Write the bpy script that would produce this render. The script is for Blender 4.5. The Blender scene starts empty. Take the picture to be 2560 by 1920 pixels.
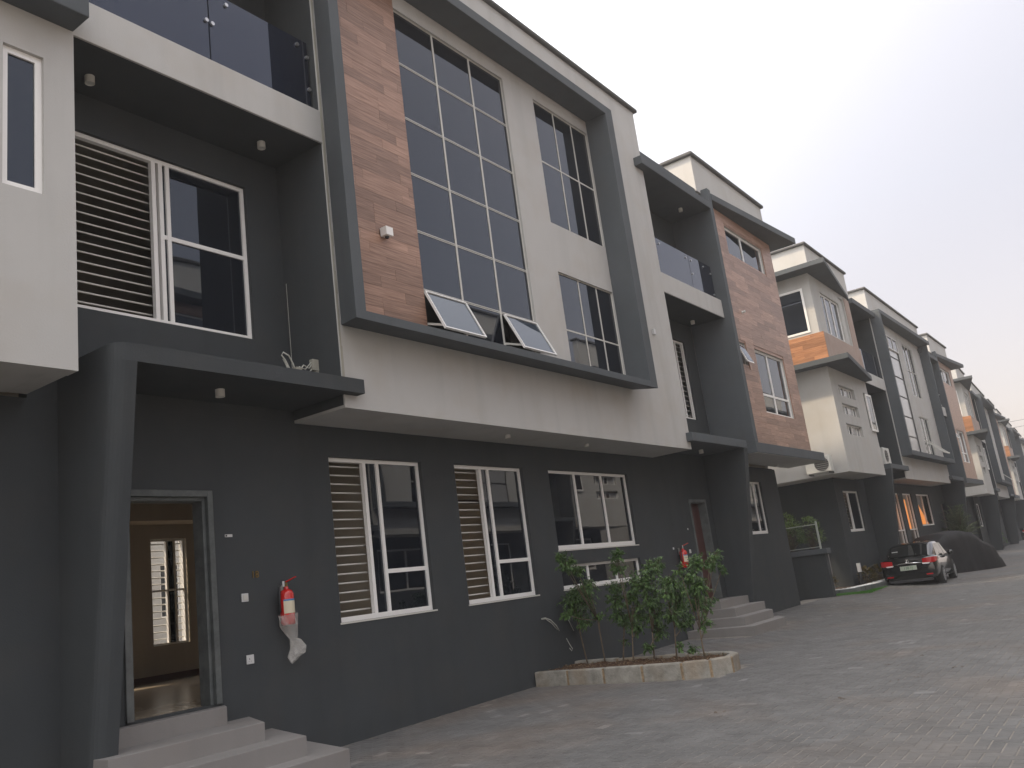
import bpy, math, random
from mathutils import Vector, Matrix
random.seed(7)
R = math.radians
# ------------------------------------------------------------------ scene, camera, light
sc = bpy.context.scene
COL = sc.collection
YAW, PIT, ROL = R(55.34297), R(13.09241), R(-7.45348)
CP = Vector((0.0, -8.3393, 0.7675))
_f = Vector((math.sin(YAW)*math.cos(PIT), math.cos(YAW)*math.cos(PIT), math.sin(PIT)))
_r0 = Vector((math.cos(YAW), -math.sin(YAW), 0)); _u0 = _r0.cross(_f)
CR_ = math.cos(ROL)*_r0 + math.sin(ROL)*_u0
CU_ = -math.sin(ROL)*_r0 + math.cos(ROL)*_u0
cam = bpy.data.objects.new('camera', bpy.data.cameras.new('camera')); COL.objects.link(cam)
M = Matrix((CR_, CU_, -_f)).transposed().to_4x4(); M.translation = CP
cam.matrix_world = M
cam.data.sensor_width = 36; cam.data.lens = 2195.37/2560*36
cam.data.clip_start = 0.1; cam.data.clip_end = 3000
sc.camera = cam
def depth_of(p): return (Vector(p)-CP).dot(_f)
def screen(p):
    d = Vector(p)-CP; z = d.dot(_f)
    if z < .1: return None
    return (1280+2195.37*d.dot(CR_)/z, 960-2195.37*d.dot(CU_)/z)

SUN = Vector((-1.0, 1.2, 2.0)).normalized()      # towards the sun
elev = math.asin(SUN.z); 
w = bpy.data.worlds.new('World'); sc.world = w; w.use_nodes = True
nt = w.node_tree; nt.nodes.clear(); N = nt.nodes.new; L = nt.links.new
out = N('ShaderNodeOutputWorld'); add = N('ShaderNodeAddShader')
sky = N('ShaderNodeTexSky'); sky.sky_type = 'NISHITA'; sky.sun_disc = False
sky.sun_elevation = elev; sky.sun_rotation = math.atan2(SUN.x, SUN.y); sky.dust_density = 4; sky.air_density = 1.2
b1 = N('ShaderNodeBackground'); b1.inputs[1].default_value = 0.05; L(sky.outputs[0], b1.inputs[0])
tc = N('ShaderNodeTexCoord'); dot = N('ShaderNodeVectorMath'); dot.operation = 'DOT_PRODUCT'
dot.inputs[1].default_value = SUN; L(tc.outputs['Generated'], dot.inputs[0])
mr = N('ShaderNodeMapRange'); mr.inputs[1].default_value = -0.15; mr.inputs[2].default_value = 0.95; mr.interpolation_type = 'SMOOTHSTEP'
L(dot.outputs['Value'], mr.inputs[0])
ramp = N('ShaderNodeMix'); ramp.data_type = 'RGBA'; L(mr.outputs[0], ramp.inputs[0])
ramp.inputs[6].default_value = (0.372, 0.345, 0.350, 1); ramp.inputs[7].default_value = (1.50, 1.46, 1.42, 1)
sep = N('ShaderNodeSeparateXYZ'); L(tc.outputs['Generated'], sep.inputs[0])
mz = N('ShaderNodeMapRange'); mz.inputs[1].default_value = 0.0; mz.inputs[2].default_value = 0.35; mz.inputs[3].default_value = 1; mz.inputs[4].default_value = 0
L(sep.outputs[2], mz.inputs[0])
warm = N('ShaderNodeMix'); warm.data_type = 'RGBA'; warm.blend_type = 'MULTIPLY'; L(mz.outputs[0], warm.inputs[0])
L(ramp.outputs[2], warm.inputs[6]); warm.inputs[7].default_value = (1.08, 0.94, 0.82, 1)
b2 = N('ShaderNodeBackground'); b2.inputs[1].default_value = 1.15; L(warm.outputs[2], b2.inputs[0])
L(b1.outputs[0], add.inputs[0]); L(b2.outputs[0], add.inputs[1]); L(add.outputs[0], out.inputs[0])
sl = bpy.data.lights.new('sun', 'SUN'); sl.energy = 3.2; sl.angle = R(3.0); sl.color = (1.0, 0.80, 0.56)
so = bpy.data.objects.new('sun', sl); COL.objects.link(so); so.rotation_euler = (-SUN).to_track_quat('-Z', 'Y').to_euler()
so.location = (0, 0, 40)
sc.view_settings.view_transform = 'Standard'; sc.view_settings.look = 'None'
sc.view_settings.exposure = 0.62; sc.view_settings.gamma = 1; sc.view_settings.use_curve_mapping = False
sc.cycles.max_bounces = 7; sc.cycles.diffuse_bounces = 4; sc.cycles.glossy_bounces = 4
sc.cycles.transparent_max_bounces = 8; sc.cycles.use_denoising = True
sc.cycles.sample_clamp_indirect = 6

# ------------------------------------------------------------------ materials
MATS = {}
def nodes(name):
    m = bpy.data.materials.new(name); m.use_nodes = True; MATS[name] = m
    return m, m.node_tree.nodes, m.node_tree.links, m.node_tree.nodes['Principled BSDF']
def stucco(name, c, rough=.85, var=.12, bump=.15, scale=90, dirt=(0,0,0), dirt_amt=0.0, spec=.3, dscale=.7):
    m, n, l, p = nodes(name)
    tcx = n.new('ShaderNodeNewGeometry')
    n1 = n.new('ShaderNodeTexNoise'); n1.inputs['Scale'].default_value = dscale; n1.inputs['Detail'].default_value = 6; n1.inputs['Roughness'].default_value = .65
    l.new(tcx.outputs['Position'], n1.inputs['Vector'])
    mr_ = n.new('ShaderNodeMapRange'); mr_.inputs[1].default_value = .3; mr_.inputs[2].default_value = .7
    mr_.inputs[3].default_value = 1-var; mr_.inputs[4].default_value = 1+var; l.new(n1.outputs[0], mr_.inputs[0])
    mpz = n.new('ShaderNodeMapping'); mpz.inputs['Scale'].default_value = (3.1, 3.1, .22); l.new(tcx.outputs['Position'], mpz.inputs['Vector'])
    ns = n.new('ShaderNodeTexNoise'); ns.inputs['Scale'].default_value = 1.0; ns.inputs['Detail'].default_value = 7; l.new(mpz.outputs[0], ns.inputs['Vector'])
    ms_ = n.new('ShaderNodeMapRange'); ms_.inputs[1].default_value = .5; ms_.inputs[2].default_value = .75; ms_.inputs[3].default_value = 1.0; ms_.inputs[4].default_value = .90; l.new(ns.outputs[0], ms_.inputs[0])
    mm_ = n.new('ShaderNodeMath'); mm_.operation = 'MULTIPLY'; l.new(mr_.outputs[0], mm_.inputs[0]); l.new(ms_.outputs[0], mm_.inputs[1])
    mul = n.new('ShaderNodeVectorMath'); mul.operation = 'SCALE'; mul.inputs[0].default_value = c; l.new(mm_.outputs[0], mul.inputs['Scale'])
    src = mul.outputs[0]
    if dirt_amt > 0:
        n3 = n.new('ShaderNodeTexNoise'); n3.inputs['Scale'].default_value = 1.7; n3.inputs['Detail'].default_value = 8
        l.new(tcx.outputs['Position'], n3.inputs['Vector'])
        m3 = n.new('ShaderNodeMapRange'); m3.inputs[1].default_value = .48; m3.inputs[2].default_value = .75; m3.inputs[4].default_value = dirt_amt; l.new(n3.outputs[0], m3.inputs[0])
        mx = n.new('ShaderNodeMix'); mx.data_type = 'RGBA'; l.new(m3.outputs[0], mx.inputs[0]); l.new(src, mx.inputs[6]); mx.inputs[7].default_value = (*dirt, 1)
        src = mx.outputs[2]
    l.new(src, p.inputs['Base Color']); p.inputs['Roughness'].default_value = rough; p.inputs['Specular IOR Level'].default_value = spec
    if bump:
        n2 = n.new('ShaderNodeTexNoise'); n2.inputs['Scale'].default_value = scale; n2.inputs['Detail'].default_value = 4; l.new(tcx.outputs['Position'], n2.inputs['Vector'])
        bp_ = n.new('ShaderNodeBump'); bp_.inputs['Strength'].default_value = bump; bp_.inputs['Distance'].default_value = .01
        l.new(n2.outputs[0], bp_.inputs['Height']); l.new(bp_.outputs[0], p.inputs['Normal'])
    return m
def plain(name, c, rough=.5, metal=0, spec=.5, coat=0, emit=None):
    m, n, l, p = nodes(name)
    p.inputs['Base Color'].default_value = (*c, 1); p.inputs['Roughness'].default_value = rough; p.inputs['Metallic'].default_value = metal
    p.inputs['Specular IOR Level'].default_value = spec; p.inputs['Coat Weight'].default_value = coat; p.inputs['Coat Roughness'].default_value = .03
    return m
stucco('dark_paint', (.045, .0505, .0545), .8, .10, .25, 70, (.075, .07, .062), .22)
stucco('dark_paint_trim', (.084, .094, .103), .8, .10, .25, 70, (.085, .08, .07), .2)
stucco('light_paint', (.455, .450, .436), .88, .035, .2, 60, (.40, .36, .31), .35)
stucco('raw_plaster', (.36, .35, .30), .95, .25, .5, 40)
stucco('room_paint', (.38, .335, .27), .8, .05, .05)
stucco('room_floor', (.30, .25, .19), .25, .12, .0, spec=.5)
stucco('tile_step', (.215, .204, .197), .7, .06, .12, 50, (.20, .17, .15), .3)
stucco('door_frame_paint', (.10, .11, .11), .6, .3, .3, 30, (.2, .2, .19), .4, dscale=6)
stucco('kerb_concrete', (.27, .258, .228), .9, .30, .8, 40, (.23, .17, .11), .8, dscale=7)
stucco('kerb_mortar', (.27, .20, .125), .95, .4, .8, 40, (.14, .11, .08), .8, dscale=16)
stucco('soil', (.075, .042, .024), 1, .4, 1.0, 30, dscale=12)
stucco('coping_paint', (.10, .10, .10), .85, .15, .3)
stucco('haze_far', (.3, .3, .3))
plain('white_metal', (.80, .79, .77), .4); plain('off_white_metal', (.56, .55, .51), .45); plain('steel', (.55, .55, .55), .3, .9)
plain('grille_white', (.62, .61, .57), .5)
plain('rubber', (.02, .02, .02), .8); plain('dark_plastic', (.03, .03, .032), .5); plain('ac_white', (.60, .60, .57), .5)
plain('red_paint', (.50, .015, .012), .25, coat=.5); plain('label_cream', (.62, .56, .42), .6); plain('label_blue', (.06, .2, .42), .6)
plain('socket_white', (.55, .55, .55), .4); plain('black_metal', (.02, .02, .02), .5)
plain('gold_metal', (.20, .13, .04), .5, .5); plain('cable_grey', (.42, .42, .38), .6)
plain('red_leaf_door', (.075, .030, .026), .5)
plain('car_black', (.004, .005, .005), .14, spec=.35, coat=.7); plain('chrome', (.8, .8, .8), .12, 1)
plain('tail_red', (.45, .008, .012), .15, coat=.8); plain('tail_white', (.75, .72, .72), .15, coat=.6)
plain('plate_white', (.40, .44, .37), .5); plain('plate_green', (.03, .16, .06), .5)
plain('alloy', (.45, .45, .46), .3, .8); plain('pebble', (.72, .72, .70), .7); plain('dark_pot', (.03, .03, .032), .6)
plain('rail_silver', (.45, .48, .45), .35, .4)
def glassm(name, c, ior=1.55, rough=.015, spec=.5, tint=(1, 1, 1)):
    m, n, l, p = nodes(name)
    p.inputs['Base Color'].default_value = (*c, 1); p.inputs['Roughness'].default_value = rough; p.inputs['IOR'].default_value = ior
    p.inputs['Specular IOR Level'].default_value = spec; p.inputs['Specular Tint'].default_value = (*tint, 1)
    g = n.new('ShaderNodeNewGeometry'); t = n.new('ShaderNodeTexNoise'); t.inputs['Scale'].default_value = .9
    l.new(g.outputs['Position'], t.inputs['Vector']); b = n.new('ShaderNodeBump'); b.inputs['Strength'].default_value = .03; b.inputs['Distance'].default_value = .05
    l.new(t.outputs[0], b.inputs['Height']); l.new(b.outputs[0], p.inputs['Normal'])
    return m
glassm('tinted_glass', (.007, .009, .014), 1.72, tint=(.80, .88, 1.0))
glassm('balcony_glass', (.010, .013, .024), 1.75, tint=(.74, .82, 1.0))
glassm('flap_glass', (.03, .04, .055), 1.9, tint=(.80, .90, 1.0))
glassm('car_glass', (.012, .013, .013), 1.5)
glassm('film_panel', (.34, .34, .345), 1.5, rough=.12)
# bag
m, n, l, p = nodes('plastic_film'); p.inputs['Base Color'].default_value = (.7, .68, .64, 1); p.inputs['Roughness'].default_value = .25
p.inputs['Alpha'].default_value = .30
# wood-look tile, one tone per plank
def woodm(name, c1, c2, axis='x', rough=.42):
    m, n, l, p = nodes(name)
    g = n.new('ShaderNodeTexCoord'); mp = n.new('ShaderNodeMapping'); mp.inputs['Scale'].default_value = (1.1, 1.1, 26)
    oi = n.new('ShaderNodeObjectInfo'); at = n.new('ShaderNodeAttribute'); at.attribute_name = 'tone'
    ad = n.new('ShaderNodeMath'); ad.operation = 'ADD'; l.new(oi.outputs['Random'], ad.inputs[0]); l.new(at.outputs['Fac'], ad.inputs[1])
    fr = n.new('ShaderNodeMath'); fr.operation = 'FRACT'; l.new(ad.outputs[0], fr.inputs[0])
    off = n.new('ShaderNodeCombineXYZ'); sc_ = n.new('ShaderNodeMath'); sc_.operation = 'MULTIPLY'; sc_.inputs[1].default_value = 37; l.new(fr.outputs[0], sc_.inputs[0])
    l.new(sc_.outputs[0], off.inputs[0]); l.new(sc_.outputs[0], off.inputs[2])
    geo = n.new('ShaderNodeNewGeometry'); l.new(geo.outputs['Position'], mp.inputs['Vector']); l.new(off.outputs[0], mp.inputs['Location'])
    t = n.new('ShaderNodeTexNoise'); t.inputs['Scale'].default_value = 2.0; t.inputs['Detail'].default_value = 7; t.inputs['Roughness'].default_value = .6; l.new(mp.outputs[0], t.inputs['Vector'])
    mrx = n.new('ShaderNodeMapRange'); mrx.inputs[1].default_value = .3; mrx.inputs[2].default_value = .7; l.new(t.outputs[0], mrx.inputs[0])
    mx = n.new('ShaderNodeMix'); mx.data_type = 'RGBA'; l.new(mrx.outputs[0], mx.inputs[0]); mx.inputs[6].default_value = (*c1, 1); mx.inputs[7].default_value = (*c2, 1)
    tone = n.new('ShaderNodeMapRange'); tone.inputs[3].default_value = .72; tone.inputs[4].default_value = 1.22; l.new(fr.outputs[0], tone.inputs[0])
    sca = n.new('ShaderNodeVectorMath'); sca.operation = 'SCALE'; l.new(mx.outputs[2], sca.inputs[0]); l.new(tone.outputs[0], sca.inputs['Scale'])
    l.new(sca.outputs[0], p.inputs['Base Color']); p.inputs['Roughness'].default_value = rough
    return m
woodm('wood_tile', (.185, .100, .068), (.43, .270, .200), rough=.42)
woodm('wood_tile_orange', (.25, .105, .045), (.46, .23, .12))
stucco('brown_render', (.36, .28, .24), .8, .1, .1, 40, (.22, .12, .08), .25)
# leaves
def leafm(name, c1, c2, yellow=None):
    m, n, l, p = nodes(name)
    g = n.new('ShaderNodeNewGeometry'); mx = n.new('ShaderNodeMix'); mx.data_type = 'RGBA'
    l.new(g.outputs['Random Per Island'], mx.inputs[0]); mx.inputs[6].default_value = (*c1, 1); mx.inputs[7].default_value = (*c2, 1)
    l.new(mx.outputs[2], p.inputs['Base Color']); p.inputs['Roughness'].default_value = .38; p.inputs['Specular IOR Level'].default_value = .5
    tr = n.new('ShaderNodeBsdfTranslucent'); l.new(mx.outputs[2], tr.inputs[0]); ms = n.new('ShaderNodeMixShader'); ms.inputs[0].default_value = .22
    o = n['Material Output']; l.new(p.outputs[0], ms.inputs[1]); l.new(tr.outputs[0], ms.inputs[2]); l.new(ms.outputs[0], o.inputs[0])
    return m
leafm('ficus_leaf', (.036, .080, .024), (.12, .21, .055)); leafm('palm_leaf', (.06, .10, .02), (.15, .20, .06))
leafm('croton_leaf', (.05, .06, .015), (.22, .14, .03)); leafm('potted_leaf', (.04, .085, .015), (.14, .20, .05))
leafm('grass_blade', (.05, .16, .02), (.09, .24, .035))
stucco('bark', (.13, .10, .07), .9, .25, .6, 60, dscale=9)
stucco('car_cover_cloth', (.014, .014, .016), .65, .15, .3, 25)
# pavers
def paverm(name, attr):
    m, n, l, p = nodes(name)
    g = n.new('ShaderNodeNewGeometry')
    if attr == 'cell':
        at = n.new('ShaderNodeAttribute'); at.attribute_name = 'tone'; rnd = at.outputs['Fac']
    elif attr == 'obj':
        at = n.new('ShaderNodeObjectInfo'); rnd = at.outputs['Random']
    else:
        vm = n.new('ShaderNodeTexVoronoi'); vm.inputs['Scale'].default_value = 6; l.new(g.outputs['Position'], vm.inputs['Vector'])
        sp = n.new('ShaderNodeSeparateColor'); l.new(vm.outputs['Color'], sp.inputs[0]); rnd = sp.outputs[0]
    tone = n.new('ShaderNodeMapRange'); tone.inputs[3].default_value = .91; tone.inputs[4].default_value = 1.08; l.new(rnd, tone.inputs[0])
    # odd pale paver
    gt = n.new('ShaderNodeMath'); gt.operation = 'GREATER_THAN'; gt.inputs[1].default_value = .988; l.new(rnd, gt.inputs[0])
    pa = n.new('ShaderNodeMapRange'); pa.inputs[3].default_value = 1.0; pa.inputs[4].default_value = 1.35; l.new(gt.outputs[0], pa.inputs[0])
    mt = n.new('ShaderNodeMath'); mt.operation = 'MULTIPLY'; l.new(tone.outputs[0], mt.inputs[0]); l.new(pa.outputs[0], mt.inputs[1])
    n1 = n.new('ShaderNodeTexNoise'); n1.inputs['Scale'].default_value = .55; n1.inputs['Detail'].default_value = 5; l.new(g.outputs['Position'], n1.inputs['Vector'])
    mr1 = n.new('ShaderNodeMapRange'); mr1.inputs[1].default_value = .50; mr1.inputs[2].default_value = .70; mr1.inputs[4].default_value = .75; l.new(n1.outputs[0], mr1.inputs[0])
    mx = n.new('ShaderNodeMix'); mx.data_type = 'RGBA'; l.new(mr1.outputs[0], mx.inputs[0]); mx.inputs[6].default_value = (.116, .114, .112, 1); mx.inputs[7].default_value = (.138, .116, .100, 1)
    n2 = n.new('ShaderNodeTexNoise'); n2.inputs['Scale'].default_value = 2.3; n2.inputs['Detail'].default_value = 9; n2.inputs['Roughness'].default_value = .7; l.new(g.outputs['Position'], n2.inputs['Vector'])
    mr2 = n.new('ShaderNodeMapRange'); mr2.inputs[1].default_value = .3; mr2.inputs[2].default_value = .7; mr2.inputs[3].default_value = .78; mr2.inputs[4].default_value = 1.2; l.new(n2.outputs[0], mr2.inputs[0])
    m2 = n.new('ShaderNodeMath'); m2.operation = 'MULTIPLY'; l.new(mt.outputs[0], m2.inputs[0]); l.new(mr2.outputs[0], m2.inputs[1])
    s = n.new('ShaderNodeVectorMath'); s.operation = 'SCALE'; l.new(mx.outputs[2], s.inputs[0]); l.new(m2.outputs[0], s.inputs['Scale'])
    l.new(s.outputs[0], p.inputs['Base Color']); p.inputs['Roughness'].default_value = .78; p.inputs['Specular IOR Level'].default_value = .35
    n3 = n.new('ShaderNodeTexNoise'); n3.inputs['Scale'].default_value = 120; l.new(g.outputs['Position'], n3.inputs['Vector'])
    b = n.new('ShaderNodeBump'); b.inputs['Strength'].default_value = .35; b.inputs['Distance'].default_value = .004; l.new(n3.outputs[0], b.inputs['Height']); l.new(b.outputs[0], p.inputs['Normal'])
    return m
paverm('paver_concrete', 'obj'); paverm('paver_concrete_mass', 'cell'); paverm('paving_far', 'pos')
stucco('joint_sand', (.185, .170, .152), 1, .3, .5, 60, dscale=1.4)

# ------------------------------------------------------------------ mesh helpers
class MB:
    def __init__(s): s.v = []; s.f = []; s.m = []
    def add(s, vs, fs, m=0):
        k = len(s.v); s.v += [tuple(v) for v in vs]; s.f += [tuple(k+i for i in f) for f in fs]; s.m += [m]*len(fs); return s
    def box(s, x0, x1, y0, y1, z0, z1, m=0):
        v = [(x, y, z) for x in (x0, x1) for y in (y0, y1) for z in (z0, z1)]
        return s.add(v, [(0,1,3,2),(4,6,7,5),(0,4,5,1),(2,3,7,6),(0,2,6,4),(1,5,7,3)], m)
    def hexa(s, front, back, m=0):   # two matching loops of 4 points
        return s.add(list(front)+list(back), [(0,1,2,3),(7,6,5,4),(0,4,5,1),(1,5,6,2),(2,6,7,3),(3,7,4,0)], m)
    def prism(s, pts, z0, z1, m=0):  # pts (x,y) polygon
        n = len(pts); return s.add([(x, y, z0) for x, y in pts]+[(x, y, z1) for x, y in pts],
            [tuple(range(n))[::-1], tuple(range(n, 2*n))]+[(i, (i+1) % n, n+(i+1) % n, n+i) for i in range(n)], m)
    def extr(s, pts3, d, m=0):       # polygon extruded by vector
        n = len(pts3); d = Vector(d); q = [Vector(p)+d for p in pts3]
        return s.add(list(map(tuple, pts3))+[tuple(p) for p in q], [tuple(range(n))[::-1], tuple(range(n, 2*n))]+[(i, (i+1) % n, n+(i+1) % n, n+i) for i in range(n)], m)
    def tube(s, pts, r, n=6, m=0, caps=True):
        pts = [Vector(p) for p in pts]; rs = r if isinstance(r, (list, tuple)) else [r]*len(pts); k = len(s.v); prev = None
        for i, p in enumerate(pts):
            t = (pts[min(i+1, len(pts)-1)]-pts[max(i-1, 0)]).normalized()
            a = prev if prev is not None else (Vector((0,0,1)) if abs(t.z) < .9 else Vector((1,0,0)))
            u = (a - t*a.dot(t)).normalized(); prev = u; vv = t.cross(u)
            for j in range(n):
                an = 2*math.pi*j/n; s.v.append(tuple(p+rs[i]*(u*math.cos(an)+vv*math.sin(an))))
        for i in range(len(pts)-1):
            for j in range(n):
                s.f.append((k+i*n+j, k+i*n+(j+1) % n, k+(i+1)*n+(j+1) % n, k+(i+1)*n+j)); s.m.append(m)
        if caps:
            s.f.append(tuple(k+j for j in range(n))[::-1]); s.m.append(m)
            s.f.append(tuple(k+(len(pts)-1)*n+j for j in range(n))); s.m.append(m)
        return s
    def lathe(s, c, prof, n=16, m=0, axis='z'):
        k = len(s.v)
        for (r, h) in prof:
            for j in range(n):
                a = 2*math.pi*j/n; x, y = r*math.cos(a), r*math.sin(a)
                s.v.append((c[0]+x, c[1]+y, c[2]+h) if axis == 'z' else (c[0]+x, c[1]+h, c[2]+y) if axis == 'y' else (c[0]+h, c[1]+x, c[2]+y))
        for i in range(len(prof)-1):
            for j in range(n): s.f.append((k+i*n+j, k+i*n+(j+1) % n, k+(i+1)*n+(j+1) % n, k+(i+1)*n+j)); s.m.append(m)
        return s
SH = [0.0, 0.0]   # design shift x, z of the block being built
def rootof(o):
    while o.parent: o = o.parent
    return o
def mk(mb, name, mat, parent=None, smooth=False, bevel=0, kind=None, label=None, raw=False, cat=None, group=None):
    me = bpy.data.meshes.new(name)
    base = rootof(parent).location if parent else Vector((0, 0, 0))
    dx, dz = (0, 0) if raw else SH
    me.from_pydata([(v[0]+dx-base[0], v[1]-base[1], v[2]+dz-base[2]) for v in mb.v], [], mb.f)
    mats = mat if isinstance(mat, (list, tuple)) else [mat]
    for mm in mats: me.materials.append(MATS[mm])
    if len(mats) > 1: me.polygons.foreach_set('material_index', mb.m)
    if smooth: me.polygons.foreach_set('use_smooth', [True]*len(me.polygons))
    import bmesh
    if len(mb.f) < 60000:
        b = bmesh.new(); b.from_mesh(me); bmesh.ops.recalc_face_normals(b, faces=b.faces); b.to_mesh(me); b.free()
    o = bpy.data.objects.new(name, me); COL.objects.link(o)
    if parent: o.parent = parent
    if bevel:
        md = o.modifiers.new('bevel', 'BEVEL'); md.width = bevel; md.segments = 2; md.limit_method = 'ANGLE'; md.angle_limit = R(40)
    if kind: o['kind'] = kind
    if label: o['label'] = label
    if cat: o['category'] = cat
    if group: o['group'] = group
    return o
def thing(name, label, cat, loc, group=None):
    o = bpy.data.objects.new(name, None); COL.objects.link(o); o.location = loc
    o['label'] = label; o['category'] = cat; o.empty_display_size = .2
    if group: o['group'] = group
    return o
def copy_tree(o, parent=None):
    c = o.copy(); COL.objects.link(c)
    if parent: c.parent = parent
    for ch in list(o.children): copy_tree(ch, c)
    return c
def wall(mb, x0, x1, z0, z1, yf, yb, ops=(), m=0):
    ops = [o for o in ops if o[1] > x0 and o[0] < x1 and o[3] > z0 and o[2] < z1]
    xs = sorted({x0, x1} | {min(max(v, x0), x1) for o in ops for v in o[:2]})
    zs = sorted({z0, z1} | {min(max(v, z0), z1) for o in ops for v in o[2:4]})
    def hole(cx, cz): return any(o[0] < cx < o[1] and o[2] < cz < o[3] for o in ops)
    nx, nz = len(xs)-1, len(zs)-1
    H = [[hole((xs[i]+xs[i+1])/2, (zs[j]+zs[j+1])/2) for j in range(nz)] for i in range(nx)]
    solid = lambda i, j: 0 <= i < nx and 0 <= j < nz and not H[i][j]
    for i in range(nx):
        for j in range(nz):
            if H[i][j]: continue
            a, b, c, d = xs[i], xs[i+1], zs[j], zs[j+1]
            mb.add([(a,yf,c),(b,yf,c),(b,yf,d),(a,yf,d)], [(0,1,2,3)], m); mb.add([(a,yb,c),(b,yb,c),(b,yb,d),(a,yb,d)], [(3,2,1,0)], m)
            if not solid(i-1, j): mb.add([(a,yf,c),(a,yf,d),(a,yb,d),(a,yb,c)], [(0,1,2,3)], m)
            if not solid(i+1, j): mb.add([(b,yf,c),(b,yb,c),(b,yb,d),(b,yf,d)], [(0,1,2,3)], m)
            if not solid(i, j-1): mb.add([(a,yf,c),(a,yb,c),(b,yb,c),(b,yf,c)], [(0,1,2,3)], m)
            if not solid(i, j+1): mb.add([(a,yf,d),(b,yf,d),(b,yb,d),(a,yb,d)], [(0,1,2,3)], m)
    return mb
def ring(mb, x0, x1, z0, z1, y0, y1, t, tb=None, m=0):
    tb = tb or t
    mb.box(x0, x1, y0, y1, z1-t, z1, m); mb.box(x0, x1, y0, y1, z0, z0+tb, m)
    mb.box(x0, x0+t, y0, y1, z0+tb, z1-t, m); mb.box(x1-t, x1, y0, y1, z0+tb, z1-t, m)
def window(parent, x0, x1, z0, z1, y, vx=(), hz=(), t=.05, d=.06, glass='tinted_glass', mat='white_metal', skip=(), bars=None, tm=None, tb=None, name='window', label=None, cell_h=None):
    """frame with mullions at vx and transoms at hz; pane per cell; bars=(xa,xb,n)"""
    tm = tm or t
    mb = MB(); ring(mb, x0, x1, z0, z1, y-d/2, y+d/2, t, tb)
    zb = z0+(tb or t)
    for v in vx: mb.box(v-tm/2, v+tm/2, y-d/2, y+d/2, zb, z1-t)
    for h in hz:
        hx = h if isinstance(h, tuple) else (h, x0+t, x1-t)
        mb.box(hx[1], hx[2], y-d/2+.004, y+d/2-.004, hx[0]-tm/2, hx[0]+tm/2)
    f = mk(mb, name, mat, parent, label=label)
    xs = [x0+t]+[v for v in vx]+[x1-t]
    for i in range(len(xs)-1):
        a, b = xs[i], xs[i+1]
        zz = [zb]+sorted(h if not isinstance(h, tuple) else h[0] for h in hz if not isinstance(h, tuple) or (h[1] < (a+b)/2 < h[2]))+[z1-t]
        for j in range(len(zz)-1):
            if (i, j) in skip or (i, None) in skip: continue
            mk(MB().box(a+(tm/2-.004 if i else -.004), b-(tm/2-.004 if i < len(xs)-2 else -.004), y-.004, y+.004, zz[j]-(.0 if j else .004), zz[j+1]+.004), 'pane', glass, f)
    if bars:
        xa, xb, n = bars
        for k in range(n):
            z = zb+(z1-t-zb)*(k+.6)/n
            mk(MB().tube([(xa, y+d/2+.035, z), (xb, y+d/2+.035, z)], .011, 6), 'grille_bar', 'grille_white', f, smooth=True)
    return f
def planks(parent, x0, x1, z0, z1, yf, mat='wood_tile', ops=(), L_=.9, H_=.15, depth=.014, name='plank', limit=300, side=None):
    """tile planks; side=x plane facing -X when given (x0,x1 then are y)"""
    back = MB()
    if side is None: wall(back, x0, x1, z0, z1, yf, yf+.02, ops)
    else: back.box(side, side+.02, x0, x1, z0, z1)
    cl = mk(back, 'wood_cladding', mat, parent)
    cnt = 0; rest = MB(); j = 0; z = z0; tones = []
    while z < z1-.01:
        h = min(H_, z1-z); x = x0-random.choice((0, .3, .45, .6, .15, .75)); 
        while x < x1-.01:
            a, b = max(x, x0), min(x+L_, x1); x += L_
            if b-a < .02: continue
            segs = [(a, b)]
            for o in ops:
                if z+h > o[2]+.01 and z < o[3]-.01:
                    ns = []
                    for (p, q) in segs:
                        if o[0] > p: ns.append((p, min(q, o[0])))
                        if o[1] < q: ns.append((max(p, o[1]), q))
                    segs = [s_ for s_ in ns if s_[1]-s_[0] > .02]
            for (p, q) in segs:
                dd = depth+random.uniform(-.0012, .0012); g = .0013
                zb_, zt_ = z+g, z+h-g
                for o in ops:   # clip vertically
                    if p < o[1]-.01 and q > o[0]+.01:
                        pass
                mbp = MB()
                if side is None: mbp.box(p+g, q-g, yf-dd, yf-.001, zb_, zt_)
                else: mbp.box(side-dd, side-.001, p+g, q-g, zb_, zt_)
                cnt += 1
                if cnt <= limit: mk(mbp, name, mat, cl)
                else: rest.add(mbp.v, mbp.f)
        z += h; j += 1
    if rest.v: mk(rest, 'planks', mat, cl, kind='stuff')
    return cl

# ground height
def lerp(t, pts):
    if t <= pts[0][0]: return pts[0][1]
    for (a, va), (b, vb) in zip(pts, pts[1:]):
        if t <= b: return va+(vb-va)*(t-a)/(b-a)
    return pts[-1][1]
def gz(x, y):
    zw = lerp(x, [(5, -.775), (8, -.762), (12, -.722), (18, -.665), (24, -.61), (30, -.60), (60, -.66), (100, -.70)])
    zr = lerp(x, [(5, -.77), (12, -.735), (18, -.74), (30, -.79), (60, -.78), (100, -.76)])
    t = min(1, max(0, -y/3.0)); t = t*t*(3-2*t)
    return zw+(zr-zw)*t

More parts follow.
